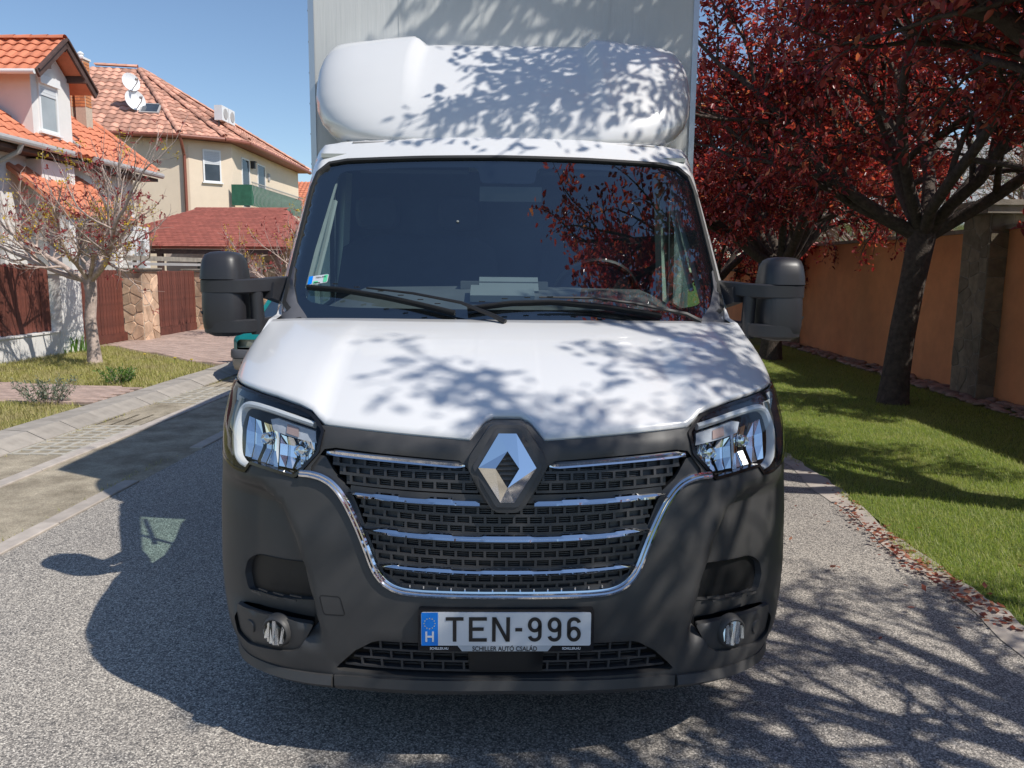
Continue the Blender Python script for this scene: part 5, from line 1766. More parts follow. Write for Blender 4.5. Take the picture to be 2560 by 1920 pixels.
# --- headlamps
for sg in (-1, 1):
    def mir(L):
        return [(sg * a, b) for a, b in (L if sg > 0 else L[::-1])]
    def back(o):
        return lambda s, z: S(s, z) - SN(s, z) * o
    hb = patch('headlamp', mir(hl_r), [], back(.085), .03, 'plastic_gloss', van, depth=(0, .01, 0))
    patch('lens', mir(hl_r), [], back(-.004), .025, 'lamp_glass', hb, depth=(0, .02, 0), soft=.004)
    # black seal round the lamp
    mb = MB()
    hd = densify(mir(hl_r), .02); hd = hd + [hd[0]]
    mb.sweep([S(a, b) for a, b in hd], [SN(a, b) for a, b in hd], [(-.005, -.03), (.005, -.03), (.005, .003), (-.005, .003)])
    mb.build('seal', 'plastic_gloss', hb)
    # housing walls
    mb = MB()
    for i in range(len(hd) - 1):
        a, b = hd[i], hd[i + 1]
        mb.add([S(*a), S(*b), back(.085)(*b), back(.085)(*a)], [(0, 1, 2, 3)])
    mb.build('housing', 'lamp_shell', hb)
    # light guide: brow along the top, turning down the outer side, hooking in at the foot
    dl = [(.640, 1.098), (.72, 1.112), (.81, 1.126), (.90, 1.134), (.965, 1.132), (1.000, 1.110), (1.012, 1.07), (1.010, 1.01), (.995, .962), (.955, .942), (.925, .938)]
    dp_ = np.array(dl); kk = np.linspace(0, len(dl) - 1, 50)
    dp_ = np.stack([np.interp(kk, range(len(dl)), dp_[:, i]) for i in range(2)], 1)
    for _ in range(3):
        dp_[1:-1] = (dp_[:-2] + 2 * dp_[1:-1] + dp_[2:]) / 4
    mb = MB()
    wd = np.interp(np.arange(50), [0, 18, 26, 40, 49], [.009, .011, .0105, .008, .006])
    mb.sweep([back(.008)(sg * a, b) for a, b in dp_], [SN(sg * a, b) for a, b in dp_], [[(-w, -.02), (-w, 0), (-w * .3, .006), (w * .5, .005), (w, -.002), (w, -.02)] for w in wd])
    mb.build('light_guide', 'drl', hb)
    # dark brow above the light guide
    mb = MB()
    br = [(.66, 1.125), (.75, 1.138), (.85, 1.150), (.95, 1.156), (1.05, 1.160)]
    mb.sweep([back(.01)(sg * a, b) for a, b in br], [SN(sg * a, b) for a, b in br], [(-.012, -.03), (-.012, 0), (.014, .0), (.014, -.03)])
    mb.build('brow', 'plastic_gloss', hb)
    # indicator
    ind = mir([(.632, 1.040), (.640, 1.080), (.80, 1.106), (.835, 1.100), (.815, 1.070)])
    io = patch('indicator', ind, [], back(.022), .03, 'lamp_yellowed', hb, depth=(0, .02, 0), soft=.004)
    ind2 = mir([(.700, 1.058), (.706, 1.084), (.755, 1.093), (.752, 1.066)])
    io.data.materials[0] = MT('lens_grey')
    patch('indicator_bulb', ind2, [], back(.0195), .03, 'amber', hb, depth=(0, .004, 0))
    # two chrome reflector bowls cut into facets
    for (a0, a1, zb, zt) in ((.642, .785, .952, 1.058), (.788, .975, .958, 1.092)):
        mb = MB()
        nf = 9
        for q in range(nf):
            f0, f1 = q / nf, (q + 1) / nf
            for r_ in range(3):
                g0, g1 = r_ / 3, (r_ + 1) / 3
                def bowl(f_, g_, jit):
                    a = a0 + (a1 - a0) * f_
                    z = zb + (zt - zb) * g_ + (f_ - .5) * .012
                    if a < .72:
                        z = max(z, .95 + (.72 - a) * .9)
                    dd = .030 + .040 * (1 - (2 * f_ - 1) ** 2) * (1 - (2 * g_ - 1) ** 2 * .6) + jit
                    return back(dd)(sg * a, z)
                j = .004 * (q % 3)
                kx = .006 * (1 if q % 2 else -1)
                mb.add([bowl(f0, g0, j), bowl(f1, g0, j + kx), bowl(f1, g1, j + kx), bowl(f0, g1, j)], [(0, 1, 2, 3)])
        rb = mb.build('reflector', 'reflector', hb, smooth=False)
        am, zm = (a0 + a1) / 2, (zb + zt) / 2 + .01
        mb = MB(); mb.revolve(back(.055)(sg * am, zm), SN(sg * am, zm) * .3 + np.array([0, -.7, .05]), [(.020, -.02), (.020, .004), (.015, .010), (.013, .002), (.0005, .004)], 16)
        mb.build('bulb_cap', 'chrome_satin', hb)
    # outer pale wrap of the lamp body
    mb = MB()
    ow = [(1.05, .955), (1.075, 1.02), (1.08, 1.09), (1.06, 1.14)]
    mb.sweep([back(.02)(sg * a, b) for a, b in ow], [SN(sg * a, b) for a, b in ow], [(-.012, -.01), (-.012, 0), (.012, 0), (.012, -.01)])
    mb.build('side_marker', 'lamp_yellowed', hb)

# --- bonnet and wings
ns, nr_ = 121, 22
ss = np.concatenate([np.linspace(-1.25, -.13, 44), np.linspace(-.118, .118, 33), np.linspace(.13, 1.25, 44)])
rows = []
for j in range(nr_):
    tt = j / (nr_ - 1)
    row = []
    for s in ss:
        z0 = (1.066 if abs(s) < .118 else hood_z(s)) + .002
        A = S(s, z0)
        A[1] += .012 * (1 - min(1, abs(s) / 1.2))
        ax = A[0] / abs(S(1.25, 1.19)[0])
        xb = .968 * ax
        Bp = np.array([xb, .915 + .10 * ax ** 2, 1.387 - .012 * ax ** 6])
        bulge = .075 * (1 - abs(ax) ** 3 * .75)
        M = A * .58 + Bp * .42 + np.array([0, -.03, bulge])
        if abs(ax) > .75:   # flank swells outward and steps down from the bonnet crown
            M[0] += np.sign(ax) * .03 * (abs(ax) - .75) / .25
        ta = tt
        if abs(s) < .118:
            zt_ = hood_z(s) + .002
            q0 = next((q for q in np.linspace(0, .5, 101) if ((1 - q) ** 2 * A + 2 * q * (1 - q) * M + q * q * Bp)[2] >= zt_), 0)
            ta = q0 + (1 - q0) * tt
        p = (1 - ta) ** 2 * A + 2 * ta * (1 - ta) * M + ta * ta * Bp
        # crease line between bonnet and wing
        cl = .80 + .06 * tt
        dz = -.007 * np.clip((abs(ax) - cl) / .09, 0, 1) * sin(pi * min(1, tt * 1.0)) if tt < 1 else 0
        p[2] += dz
        row.append(p)
    rows.append(row)
# rolled front edge
edge0 = [r.copy() + np.array([0, .012, -.012]) for r in rows[0]]
rear = [r.copy() + np.array([0, .02, -.03]) for r in rows[-1]]
rows = [edge0] + rows + [rear]
grid('bonnet', rows, 'paint_white', van, face=(0, -.5, 1))
HOODSIDE = [rows[i][-1] for i in range(1, len(rows) - 1)]

# --- windscreen surface
def WS(x, v, o=0.0):
    d = max(0.0, abs(x) - .93)
    return np.array([x, .90 + .82 * v + .14 * (x / .9) ** 2 + (2.2 * d ** 1.15 if d > 0 else 0) - o * .68, 1.36 + .77 * v + o * .73])
GL = [(-.80, -.03), (.80, -.03), (.945, .10), (.953, .28), (.950, .55), (.945, .80), (.925, .90), (.875, .965), (.785, .984), (.40, .995), (0, 1.0), (-.40, .995), (-.785, .984), (-.875, .965), (-.925, .90), (-.945, .80), (-.950, .55), (-.953, .28), (-.945, .10)]
glass = patch('windscreen', GL, [], WS, .025, 'screen_glass', van, depth=(0, .003, 0), soft=0)
VIS = smooth_poly([(-.70, .090), (.70, .090), (.84, .115), (.872, .16), (.865, .40), (.830, .88), (.80, .925), (.45, .945), (.16, .945), (.145, .835), (-.115, .835), (-.13, .945), (-.45, .945), (-.80, .925), (-.830, .88), (-.865, .40), (-.872, .16), (-.84, .115)], .03, 4)
patch('frit_band', GL, [VIS], lambda x, v: WS(x, v, -.006), .03, 'frit', glass, depth=(0, .002, 0), soft=0)
# pillars and header
PO = [(-.999, -.05), (.999, -.05), (1.012, .20), (1.000, .60), (.990, .85), (.985, .98), (.965, 1.075), (.93, 1.115), (.80, 1.135), (.40, 1.15), (0, 1.155), (-.40, 1.15), (-.80, 1.135), (-.93, 1.115), (-.965, 1.075), (-.985, .98), (-.990, .85), (-1.000, .60), (-1.012, .20)]
GLo = [(x * 1.008, v + (.006 if v > .5 else -.004)) for x, v in GL]
GLo[0] = (-.80, -.045); GLo[1] = (.80, -.045)
PO2 = [(-.999, -.06), (.999, -.06)] + PO[2:]
patch('screen_frame', PO2, [GLo], lambda x, v: WS(x, v, .006), .022, 'paint_white', van, depth=(0, .05, -.02), soft=.004)
mb = MB()
gd = densify(GLo[1:] + GLo[:1], .02)
gd = [p for p in gd if p[1] > .0]
mb.sweep([WS(a, b, .004) for a, b in gd], [np.array([np.sign(a) * .5 * max(0, abs(a) - .85) / .1, -.68, .73]) for a, b in gd], [(-.010, -.03), (.010, -.03), (.010, .007), (-.010, .007)])
mb.build('screen_seal', 'rubber', van)
# roof of the cab
ys = [1.0, 1.03, 1.07, 1.13, 1.3, 2.0]
rr = []
for k_ in range(7):
    a = k_ / 6
    row = []
    for x in np.linspace(-.955, .955, 41):
        e = WS(x, np.interp(abs(x), [0, .4, .8, .90, .93, .955], [1.145, 1.14, 1.125, 1.112, 1.098, 1.072]), .003)
        yb = 2.46
        p = e.copy()
        p[1] = e[1] + (yb - e[1]) * a
        p[2] = e[2] + .035 * (1 - (1 - a) ** 3)
        row.append(p)
    rr.append(row)
grid('cab_roof', rr, 'paint_white', van, face=(0, 0, 1))
# grey corner covers at the foot of the pillars
for sg in (-1, 1):
    L = [(.950, -.03), (.80, -.03), (.835, .03), (.890, .10), (.928, .20), (.940, .29), (.950, .297), (.962, .285), (.966, .12)]
    L = [(sg * a, b) for a, b in (L[::-1] if sg > 0 else L)]
    patch('scuttle_corner', L, [], lambda x, v: WS(x, v, .014), .04, 'car_grey', van, depth=(0, .03, -.02), soft=.006)
# scuttle panel under the wipers
mb = MB()
for sg in (0,):
    xs = np.linspace(-.93, .93, 30)
    mb.sweep([np.array([x, .935 + .12 * x * x, 1.372]) for x in xs], [np.array([0, -.3, .95])] * 30, [(-.05, -.02), (-.05, 0), (.05, 0), (.05, -.02)])
mb.build('scuttle', 'plastic_black', van)
# wipers
for pts, arm in (([(-.855, .170), (-.70, .160), (-.50, .124), (-.34, .085), (-.205, .048)], [(-.58, .143), (-.38, .118), (-.18, .074), (-.05, .022), (0, -.01)]),
                 ([(-.155, .070), (.02, .100), (.20, .108), (.42, .084), (.655, .040)], [(.14, .105), (.36, .103), (.54, .075), (.76, .030), (.82, -.01)])):
    P = [WS(a, b, .028) for a, b in pts]
    pn = np.array(P); k = np.linspace(0, 4, 24)
    P = np.stack([np.interp(k, range(5), pn[:, i]) for i in range(3)], 1)
    mb = MB(); mb.sweep(P, [np.array([0, -.68, .73])] * 24, [(-.006, -.022), (.002, -.024), (.0065, 0), (.003, .005), (-.005, .004)])
    w = mb.build('wiper', 'plastic_black', van)
    mb = MB(); mb.tube([WS(a, b, .052 if i < 3 else .04) for i, (a, b) in enumerate(arm)], [.004, .006, .007, .010, .012], 6)
    mb.build('wiper_arm', 'plastic_black', w)
    mb = MB()
    for q in range(1, 8):
        mb.bar(P[q * 3 - 1] + np.array([-.012, -.02, .018]), P[q * 3 - 1] + np.array([.012, -.02, .018]), .007, .004)
    mb.build('wiper_clip', 'plastic_gloss', w, smooth=False)
# inspection sticker behind the glass, lower left
def wso(o): return lambda x, v: WS(x, v, o)
sk = patch('windscreen_sticker', smooth_poly([(-.862, .198), (-.772, .215), (-.772, .262), (-.862, .245)], .008, 2), [], wso(.002), .05, 'plate_grey', van, depth=(0, .001, 0), soft=0)
patch('sticker_band', [(-.861, .200), (-.842, .204), (-.842, .248), (-.861, .244)], [], wso(.0035), .05, 'plate_blue', sk, depth=(0, .0005, 0), soft=0)
patch('sticker_seal', smooth_poly([(-.838, .205), (-.815, .209), (-.815, .222), (-.838, .218)], .005, 2), [], wso(.0035), .05, 'sticker_green', sk, depth=(0, .0005, 0), soft=0)
e0 = WS(-.84, .235); e1 = WS(-.78, .245)
text('sticker_text', 'TEN-996', .013, 'plate_ink', sk, tuple((e0 + e1) / 2 + np.array([.004, -.003, .004])), tuple(e1 - e0), (0, .73, .68), .0002)
patch('sticker_text_band', smooth_poly([(-.792, .214), (-.775, .218), (-.775, .258), (-.792, .254)], .004, 2), [], wso(.0035), .05, 'sticker_green', sk, depth=(0, .0005, 0), soft=0)

# --- cab sides, doors, wheels
def KX(z):
    return float(np.interp(z, [.3, .8, 1.1, 1.2, 1.38, 1.55, 2.1, 2.2, 2.3], [1.02, 1.032, 1.015, 1.005, .985, .990, .968, .945, .90]))
for sg in (-1, 1):
    side = lambda y, z: np.array([sg * (KX(z) - max(0, .75 - y) * .10), y, z])
    arch = [(.95 + .40 * cos(q), .38 + .40 * sin(q)) for q in np.linspace(pi, 0, 18)]
    out = [(.72, .93), (.60, .96), (.62, 1.19)] + [(p[1], p[2]) for p in HOODSIDE[1:]] + [(1.13, 1.39), (1.37, 1.515), (1.70, 1.83), (1.96, 2.11), (2.06, 2.19), (2.46, 2.225), (2.46, .45), (1.42, .42)] + arch[::-1] 
    out = [q for i, q in enumerate(out) if hypot(q[0] - out[i - 1][0], q[1] - out[i - 1][1]) > .004]
    win = smooth_poly([(1.27, 1.20), (1.44, 1.50), (1.74, 1.80), (1.94, 1.98), (2.28, 2.00), (2.30, 1.40), (1.92, 1.36), (1.70, 1.24), (1.45, 1.16)], .03, 3)
    patch('cab_side', out, [win], side, .06, 'paint_white', van, depth=(-sg * .03, 0, 0), face=(sg, 0, 0), soft=.003)
    gw = patch('door_window', win, [], lambda y, z: side(y, z) - np.array([sg * .012, 0, 0]), .08, 'door_glass', van, depth=(-sg * .004, 0, 0), face=(sg, 0, 0), soft=0)
    mb = MB()
    wd_ = win + [win[0]]
    mb.sweep([side(a, b) for a, b in wd_], [np.array([sg, 0, 0.])] * len(wd_), [(-.012, -.02), (.012, -.02), (.012, .003), (-.012, .003)])
    mb.bar(side(1.62, 1.22), side(1.62, 1.68), .02, .02)
    mb.build('window_seal', 'rubber', gw)
    dl = [(1.24, .50), (1.20, .95), (1.22, 1.38), (1.30, 1.46)]
    mb = MB(); mb.sweep([side(a, b) for a, b in dl], [np.array([sg, 0, 0.])] * 4, [(-.003, -.01), (.003, -.01), (.003, .001), (-.003, .001)])
    dg = mb.build('door_gap', 'plastic_black', van)
    mb = MB(); mb.bar(side(2.14, 1.22) + np.array([sg * .03, 0, 0]), side(2.32, 1.22) + np.array([sg * .03, 0, 0]), .03, .035)
    mb.build('door_handle', 'plastic_dark', dg)
    mb = MB(); mb.bar(side(1.40, .72) + np.array([sg * .01, 0, 0]), side(2.46, .72) + np.array([sg * .01, 0, 0]), .16, .02, up=(sg, 0, 0))
    mb.build('rub_strip', 'plastic_dark', van)
    for wy in (.95, 5.25):
        c = np.array([sg * .86, wy, .345])
        mb = MB(); mb.revolve(c, (sg, 0, 0), [(.19, -.10), (.30, -.11), (.345, -.075), (.345, .075), (.30, .11), (.22, .105), (.20, .08)], 32)
        w = mb.build('wheel', 'rubber', van)
        mb = MB(); mb.revolve(c, (sg, 0, 0), [(.205, .085), (.19, .06), (.15, .05), (.10, .095), (.03, .10), (.0005, .10)], 24)
        mb.build('rim', 'chrome_satin', w)
mb = MB()
mb.box((0, 0, 0), (-.62, .62), (.14, 1.3), (.30, .75)); mb.box((0, 0, 0), (-.55, .55), (1.3, 6.4), (.55, .80)); mb.box((0, 0, 0), (-.97, .97), (1.36, 2.45), (.42, .62))
mb.build('chassis_light_block', 'plastic_black', van, smooth=False)  # plain dark chassis blocks, added to keep light out from under the van
# wheel-house inner walls close the engine bay
mb = MB(); mb.box((0, 0, 0), (-.66, .66), (.30, 1.2), (.74, 1.0)); mb.build('engine_bay', 'plastic_black', van, smooth=False)

# --- cab interior
mb = MB(); mb.box((0, 0, 0), (-.955, .955), (2.40, 2.44), (.62, 2.17)); mb.build('bulkhead', 'interior', van, smooth=False)
mb = MB(); mb.box((0, 0, 0), (-.93, .93), (1.86, 2.40), (2.145, 2.165)); mb.build('headlining', 'trim_pale', van, smooth=False)
rr = []
for y, z in ((.99, 1.35), (1.07, 1.405), (1.18, 1.455), (1.32, 1.50), (1.44, 1.515), (1.50, 1.50), (1.54, 1.38), (1.50, .9), (1.45, .63)):
    rr.append([np.array([x, y + .09 * x * x, z - .02 * abs(x) - .5 * max(0, abs(x) - .66)]) for x in np.linspace(-.86, .86, 25)])
grid('dashboard', rr, 'dash', van, face=(0, 0, 1))
mb = MB(); mb.box((0, 1.36, 1.50), (-.20, .20), (-.02, .12), (0, .035)); mb.build('dash_tray', 'dash', van, smooth=False)
mb = MB(); mb.box((.02, 1.34, 1.515), (-.135, .135), (-.06, .06), (0, .012), ey=np.array([0, .86, .5]), ez=np.array([0, -.5, .86])); mb.build('papers', 'paper', van, smooth=False)
mb = MB(); mb.box((-.02, 1.20, 1.468), (-.13, .15), (-.06, .08), (0, .03), ey=np.array([0, .95, .3]), ez=np.array([0, -.3, .95])); mb.build('papers', 'paper', van, smooth=False)
th = np.linspace(0, 2 * pi, 33)
mb = MB(); mb.tube([np.array([.46 + .2 * cos(q), 1.68 - .10 * sin(q), 1.47 + .165 * sin(q)]) for q in th], .017, 8, False)
mb.bar((.28, 1.68, 1.47), (.64, 1.68, 1.47), .04, .03); mb.bar((.46, 1.68, 1.47), (.46, 1.74, 1.30), .05, .04)
mb.build('steering_wheel', 'plastic_black', van)
for x, wd in ((.47, .27), (-.47, .46), ):
    rr = []
    for y, z, hw in ((1.66, 1.02, .92), (1.74, 1.08, 1), (2.08, 1.06, 1), (2.14, 1.12, 1), (2.20, 1.45, 1), (2.25, 1.72, .92), (2.27, 1.78, .7), (2.33, 1.76, .7), (2.34, 1.05, 1)):
        rr.append([np.array([x + wd * hw * sx, y - (.05 * (abs(sx) > .8) if z > 1.1 else 0), z - .015 * abs(sx) ** 4]) for sx in np.linspace(-1, 1, 9)])
    st_ = grid('seat', rr, 'seat_cloth', van, face=(0, -1, .3))
    for hx in ((0,) if wd < .3 else (-.23, .23)):
        mb = MB()
        for q in range(1):
            P = []
            for a in np.linspace(0, 2 * pi, 20, endpoint=False):
                P.append((.125 * np.sign(cos(a)) * abs(cos(a)) ** .55, .095 * np.sign(sin(a)) * abs(sin(a)) ** .55))
        V = [np.array([x + hx + a * k_, 2.25 + yy, 1.90 + b * k_]) for yy, k_ in ((-.05, .82), (-.03, 1), (.03, 1), (.05, .85)) for a, b in P]
        F = [(i * 20 + j, i * 20 + (j + 1) % 20, (i + 1) * 20 + (j + 1) % 20, (i + 1) * 20 + j) for i in range(3) for j in range(20)] + [tuple(range(19, -1, -1)), tuple(60 + j for j in range(20))]
        mb.add(V, F)
        mb.build('headrest', 'seat_cloth', st_)
mb = MB(); mb.box((.03, 1.62, 1.95), (-.15, .15), (-.012, .012), (-.035, .035)); mb.bar((.03, 1.62, 1.98), (.03, 1.70, 2.08), .02, .02); mb.build('interior_mirror', 'plastic_gloss', van, smooth=False)
for sx in (-.45, .45):
    mb = MB(); mb.box((sx, 1.80, 2.07), (-.27, .27), (-.02, .12), (0, .02), ey=np.array([0, .9, .43]), ez=np.array([0, -.43, .9])); mb.build('sun_visor', 'interior', van, smooth=False)
for sg in (-1, 1):   # pale inner trim of the pillars and doors
    patch('pillar_trim', [(sg * a, b) for a, b in ([(.87, .12), (.92, .10), (.915, .93), (.835, .93), (.85, .60)] if sg > 0 else [(.85, .60), (.835, .93), (.915, .93), (.92, .10), (.87, .12)])], [], lambda x, v: WS(x, v, 0) + np.array([0, .05 + .25 * (.93 - abs(x)), 0]), .05, 'trim_pale', van, depth=(0, .02, 0))
    mb = MB(); mb.bar((sg * .945, 2.30, 1.3), (sg * .90, 2.34, 2.12), .09, .04); mb.build('pillar_trim', 'trim_pale', van, smooth=False)
    mb = MB(); mb.box((sg * .955, 0, 0), (-.02, .02), (1.25, 2.4), (.62, 1.14)); mb.build('door_trim', 'dash', van, smooth=False)
    mb = MB(); mb.tube([(sg * .90, 1.50, 1.50), (sg * .87, 1.64, 1.72), (sg * .85, 1.78, 1.92)], .014, 6); mb.build('grab_handle', 'trim_pale', van)

# --- mirrors on long twin arms
for sg in (-1, 1):
    tilt = 0
    base = thing_loc = np.array([sg * 1.222, 1.16, 1.455])
    def ring(cx, cz, hw, dp, y0, n=28):
        """rounded section at height cz"""
        L = []
        for k_ in range(n):
            a = 2 * pi * k_ / n
            ca, sa = cos(a), sin(a)
            x = hw * np.sign(ca) * abs(ca) ** .6
            y = dp * np.sign(sa) * abs(sa) ** (.75 if sa < 0 else .3)
            L.append(np.array([cx + x, y0 + y, cz]))
        return L
    cx = sg * 1.222
    up_ = [(1.656, .025, .02, .01), (1.652, .052, .05, .005), (1.640, .074, .072, 0), (1.615, .084, .087, 0), (1.575, .091, .096, 0), (1.537, .0945, .100, 0)]
    rr = [ring(cx - sg * .002, z, hw, dp, 1.19 + dy) for z, hw, dp, dy in up_]
    body = [(1.540, .086, .088), (1.52, .090, .094), (1.42, .0935, .098), (1.36, .093, .098), (1.325, .088, .095), (1.305, .076, .085), (1.292, .050, .062), (1.287, .008, .01)]
    mo = grid('mirror', [ring(cx - sg * .006, z, hw, dp, 1.19) for z, hw, dp in body], 'mirror_black', van, face=None, closed_u=True)
    grid('mirror_cap', rr, 'mirror_black', mo, closed_u=True)
    mb = MB(); V = ring(cx - sg * .002, 1.537, .0945, .100, 1.19); V2 = ring(cx - sg * .002, 1.534, .086, .088, 1.19)
    mb.add(V + V2, [(i, (i + 1) % 28, 28 + (i + 1) % 28, 28 + i) for i in range(28)])
    mb.build('mirror_seam', 'mirror_black', mo)
    # bands that carry the housing
    for zc, hh in ((1.507, .031), (1.335, .030)):
        P = [np.array([sg * .975, 1.34, zc + .012]), np.array([sg * 1.00, 1.235, zc + .010]), np.array([sg * 1.05, 1.165, zc + .004]), np.array([sg * 1.12, 1.110, zc]), np.array([sg * 1.19, 1.095, zc]), np.array([sg * 1.26, 1.098, zc]), np.array([sg * 1.298, 1.120, zc]), np.array([sg * 1.310, 1.17, zc]), np.array([sg * 1.306, 1.25, zc])]
        pn = np.array(P); k = np.linspace(0, 8, 33)
        pn = np.stack([np.interp(k, range(9), pn[:, i]) for i in range(3)], 1)
        for _ in range(3):
            pn[1:-1] = (pn[:-2] + 2 * pn[1:-1] + pn[2:]) / 4
        if zc < 1.4:
            pn[:, 0] -= sg * np.interp(k, [0, 3, 8], [-.01, 0, .015])
        T = np.gradient(pn, axis=0)
        Nn = np.stack([sg * T[:, 1], -sg * T[:, 0], 0 * T[:, 2]], 1); Nn /= np.linalg.norm(Nn, axis=1)[:, None]
        if Nn[16][1] > 0: Nn = -Nn
        mb = MB(); mb.sweep(pn, Nn, [(-hh, -.030), (-hh, -.004), (-hh + .006, .004), (hh - .006, .004), (hh, -.004), (hh, -.030)])
        mb.build('mirror_arm', 'mirror_black', mo)
    mb = MB(); mb.tube([(sg * 1.075, 1.175, 1.30), (sg * 1.078, 1.175, 1.42), (sg * 1.082, 1.175, 1.51)], [.031, .029, .030], 12); mb.build('mirror_strut', 'mirror_black', mo)
    mb = MB(); mb.bar((sg * .985, 1.36, 1.45), (sg * 1.035, 1.20, 1.49), .05, .07); mb.bar((sg * .985, 1.36, 1.33), (sg * 1.08, 1.18, 1.325), .05, .05); mb.build('mirror_bracket', 'mirror_black', mo)
    mb = MB()
    V = [np.array([sg * (1.300 - .055 * a), 1.12 + .09 * b, 1.40 - .09 * a]) + np.array([sg * .006, 0, 0]) for a in (0, .35, .7, 1) for b in (0, .5, 1)]
    mb.add(V, [(i * 3 + j, i * 3 + j + 1, (i + 1) * 3 + j + 1, (i + 1) * 3 + j) for i in range(3) for j in range(2)])
    mb.build('mirror_indicator', 'lamp_yellowed', mo)
    mb = MB(); mb.box((cx, 1.285, 1.45), (-.075, .075), (0, .004), (-.14, .18)); mb.build('mirror_glass', 'chrome', mo, smooth=False)

# --- roof spoiler
rows = []
vz = [0, .03, .08, .15, .25, .38, .52, .66, .78, .87, .93, .965, .985, 1.0, 1.0, 1.0]
hwv = lambda v: float(np.interp(v, [0, .03, .08, .15, .25, .38, .52, .66, .78, .87, .93, 1.0], [.76, .82, .885, .94, .99, 1.022, 1.035, 1.035, 1.028, 1.012, .992, .945]))
ycv = [1.875, 1.865, 1.868, 1.885, 1.915, 1.962, 2.02, 2.085, 2.150, 2.205, 2.245, 2.27, 2.295, 2.33, 2.38, 2.45]
zcv = [2.225, 2.238, 2.262, 2.303, 2.365, 2.445, 2.532, 2.622, 2.700, 2.760, 2.800, 2.826, 2.842, 2.853, 2.857, 2.855]
for i, v in enumerate(vz):
    row = []
    h = hwv(v)
    for a in np.linspace(-1, 1, 97):
        tt = a * pi / 2
        n = 4.6
        x = h * np.sign(sin(tt)) * abs(sin(tt)) ** (2 / n)
        yf = 1 - abs(cos(tt)) ** (2 / n)
        D_ = 2.45 - ycv[i]
        y = ycv[i] + D_ * yf * (.9 if i < 13 else 1)
        edge = abs(x) / .97
        z = zcv[i] - (.034 if v > .8 else .034 * v / .8) * max(0, edge - .45) ** 2 * 3.0
        # raised shoulders either side of a sunk centre
        c_ = np.clip((abs(x) - .455 - .03 * (1 - v)) / .022, 0, 1); c_ = c_ * c_ * (3 - 2 * c_)
        k_ = np.clip((v - .35) / .5, 0, 1)
        z += (-.024 * (1 - c_) + .018 * c_ * max(0, 1 - (abs(x) - .46) * 3.5)) * k_
        y += .018 * (1 - c_) * k_
        row.append(np.array([x, min(y, 2.455), z]))
    rows.append(row)
grid('roof_spoiler', rows, 'paint_white', van, face=(0, -1, .5))
xs = np.linspace(-1, 1, 41)
grid('spoiler_foot', [[np.array([.80 * a, 1.90 + .10 * abs(a) ** 4 + (.0 if k_ else -.0), z]) for a in xs] for k_, z in ((0, 2.19), (1, 2.262))] , 'paint_white', van, face=(0, -1, 0))
for sg in (-1, 1):
    mb = MB(); mb.add([(sg * .80, 2.0, 2.17), (sg * .80, 2.46, 2.17), (sg * .865, 2.46, 2.33), (sg * .84, 2.02, 2.29)], [(0, 1, 2, 3) if sg > 0 else (3, 2, 1, 0)])
    mb.build('spoiler_foot', 'paint_white', van, smooth=False)
mb = MB()
ts = np.linspace(-1, 1, 30)
mb.sweep([np.array([.78 * a, 1.868 + .05 * a ** 4, 2.229]) for a in ts], [np.array([0, -.9, .4])] * 30, [(-.003, -.01), (.003, -.01), (.003, .004), (-.003, .004)])
mb.build('spoiler_seal', 'gutter_grey', van)

# --- cargo box
BX, BY0, BY1, BZ0, BZ1 = 1.113, 2.48, 6.6, .86, 3.22
mb = MB(); mb.box((0, 0, 0), (-BX + .012, BX - .012), (BY0, BY1), (BZ0, BZ1)); mb.build('cargo_box', 'box_panel', van, smooth=False)
for sx in (-1, 1):
    mb = MB()
    mb.box((sx * (BX - .010), BY0 - .006, 0), (-.016, .016), (0, .05), (BZ0 - .03, BZ1 + .012)); mb.build('box_corner', 'alu', van, smooth=False)
    mb = MB(); mb.box((sx * (BX - .008), 0, BZ1), (-.02, .02), (BY0 + .05, BY1), (-.04, .016)); mb.build('box_rail', 'alu', van, smooth=False)
    mb = MB(); mb.box((sx * (BX - .008), 0, BZ0), (-.02, .02), (BY0 + .05, BY1), (-.03, .10)); mb.build('box_rail', 'alu', van, smooth=False)
    mb = MB()
    for z in np.arange(1.0, 3.1, .17):
        mb.revolve((sx * (BX + .006), BY0 + .01, z), (sx, 0, 0), [(.007, 0), (.006, .004), (.0005, .006)], 8)
    mb.build('rivets', 'iron', van)
mb = MB(); mb.box((0, BY0 - .006, BZ1), (-BX + .03, BX - .03), (0, .05), (-.03, .012)); mb.build('box_rail', 'alu', van, smooth=False)
for x in (-.60, .60):
    mb = MB(); mb.box((x, BY0 - .0025, 0), (-.004, .004), (0, .005), (BZ0, BZ1 - .03)); mb.build('panel_joint', 'box_panel', van, smooth=False)

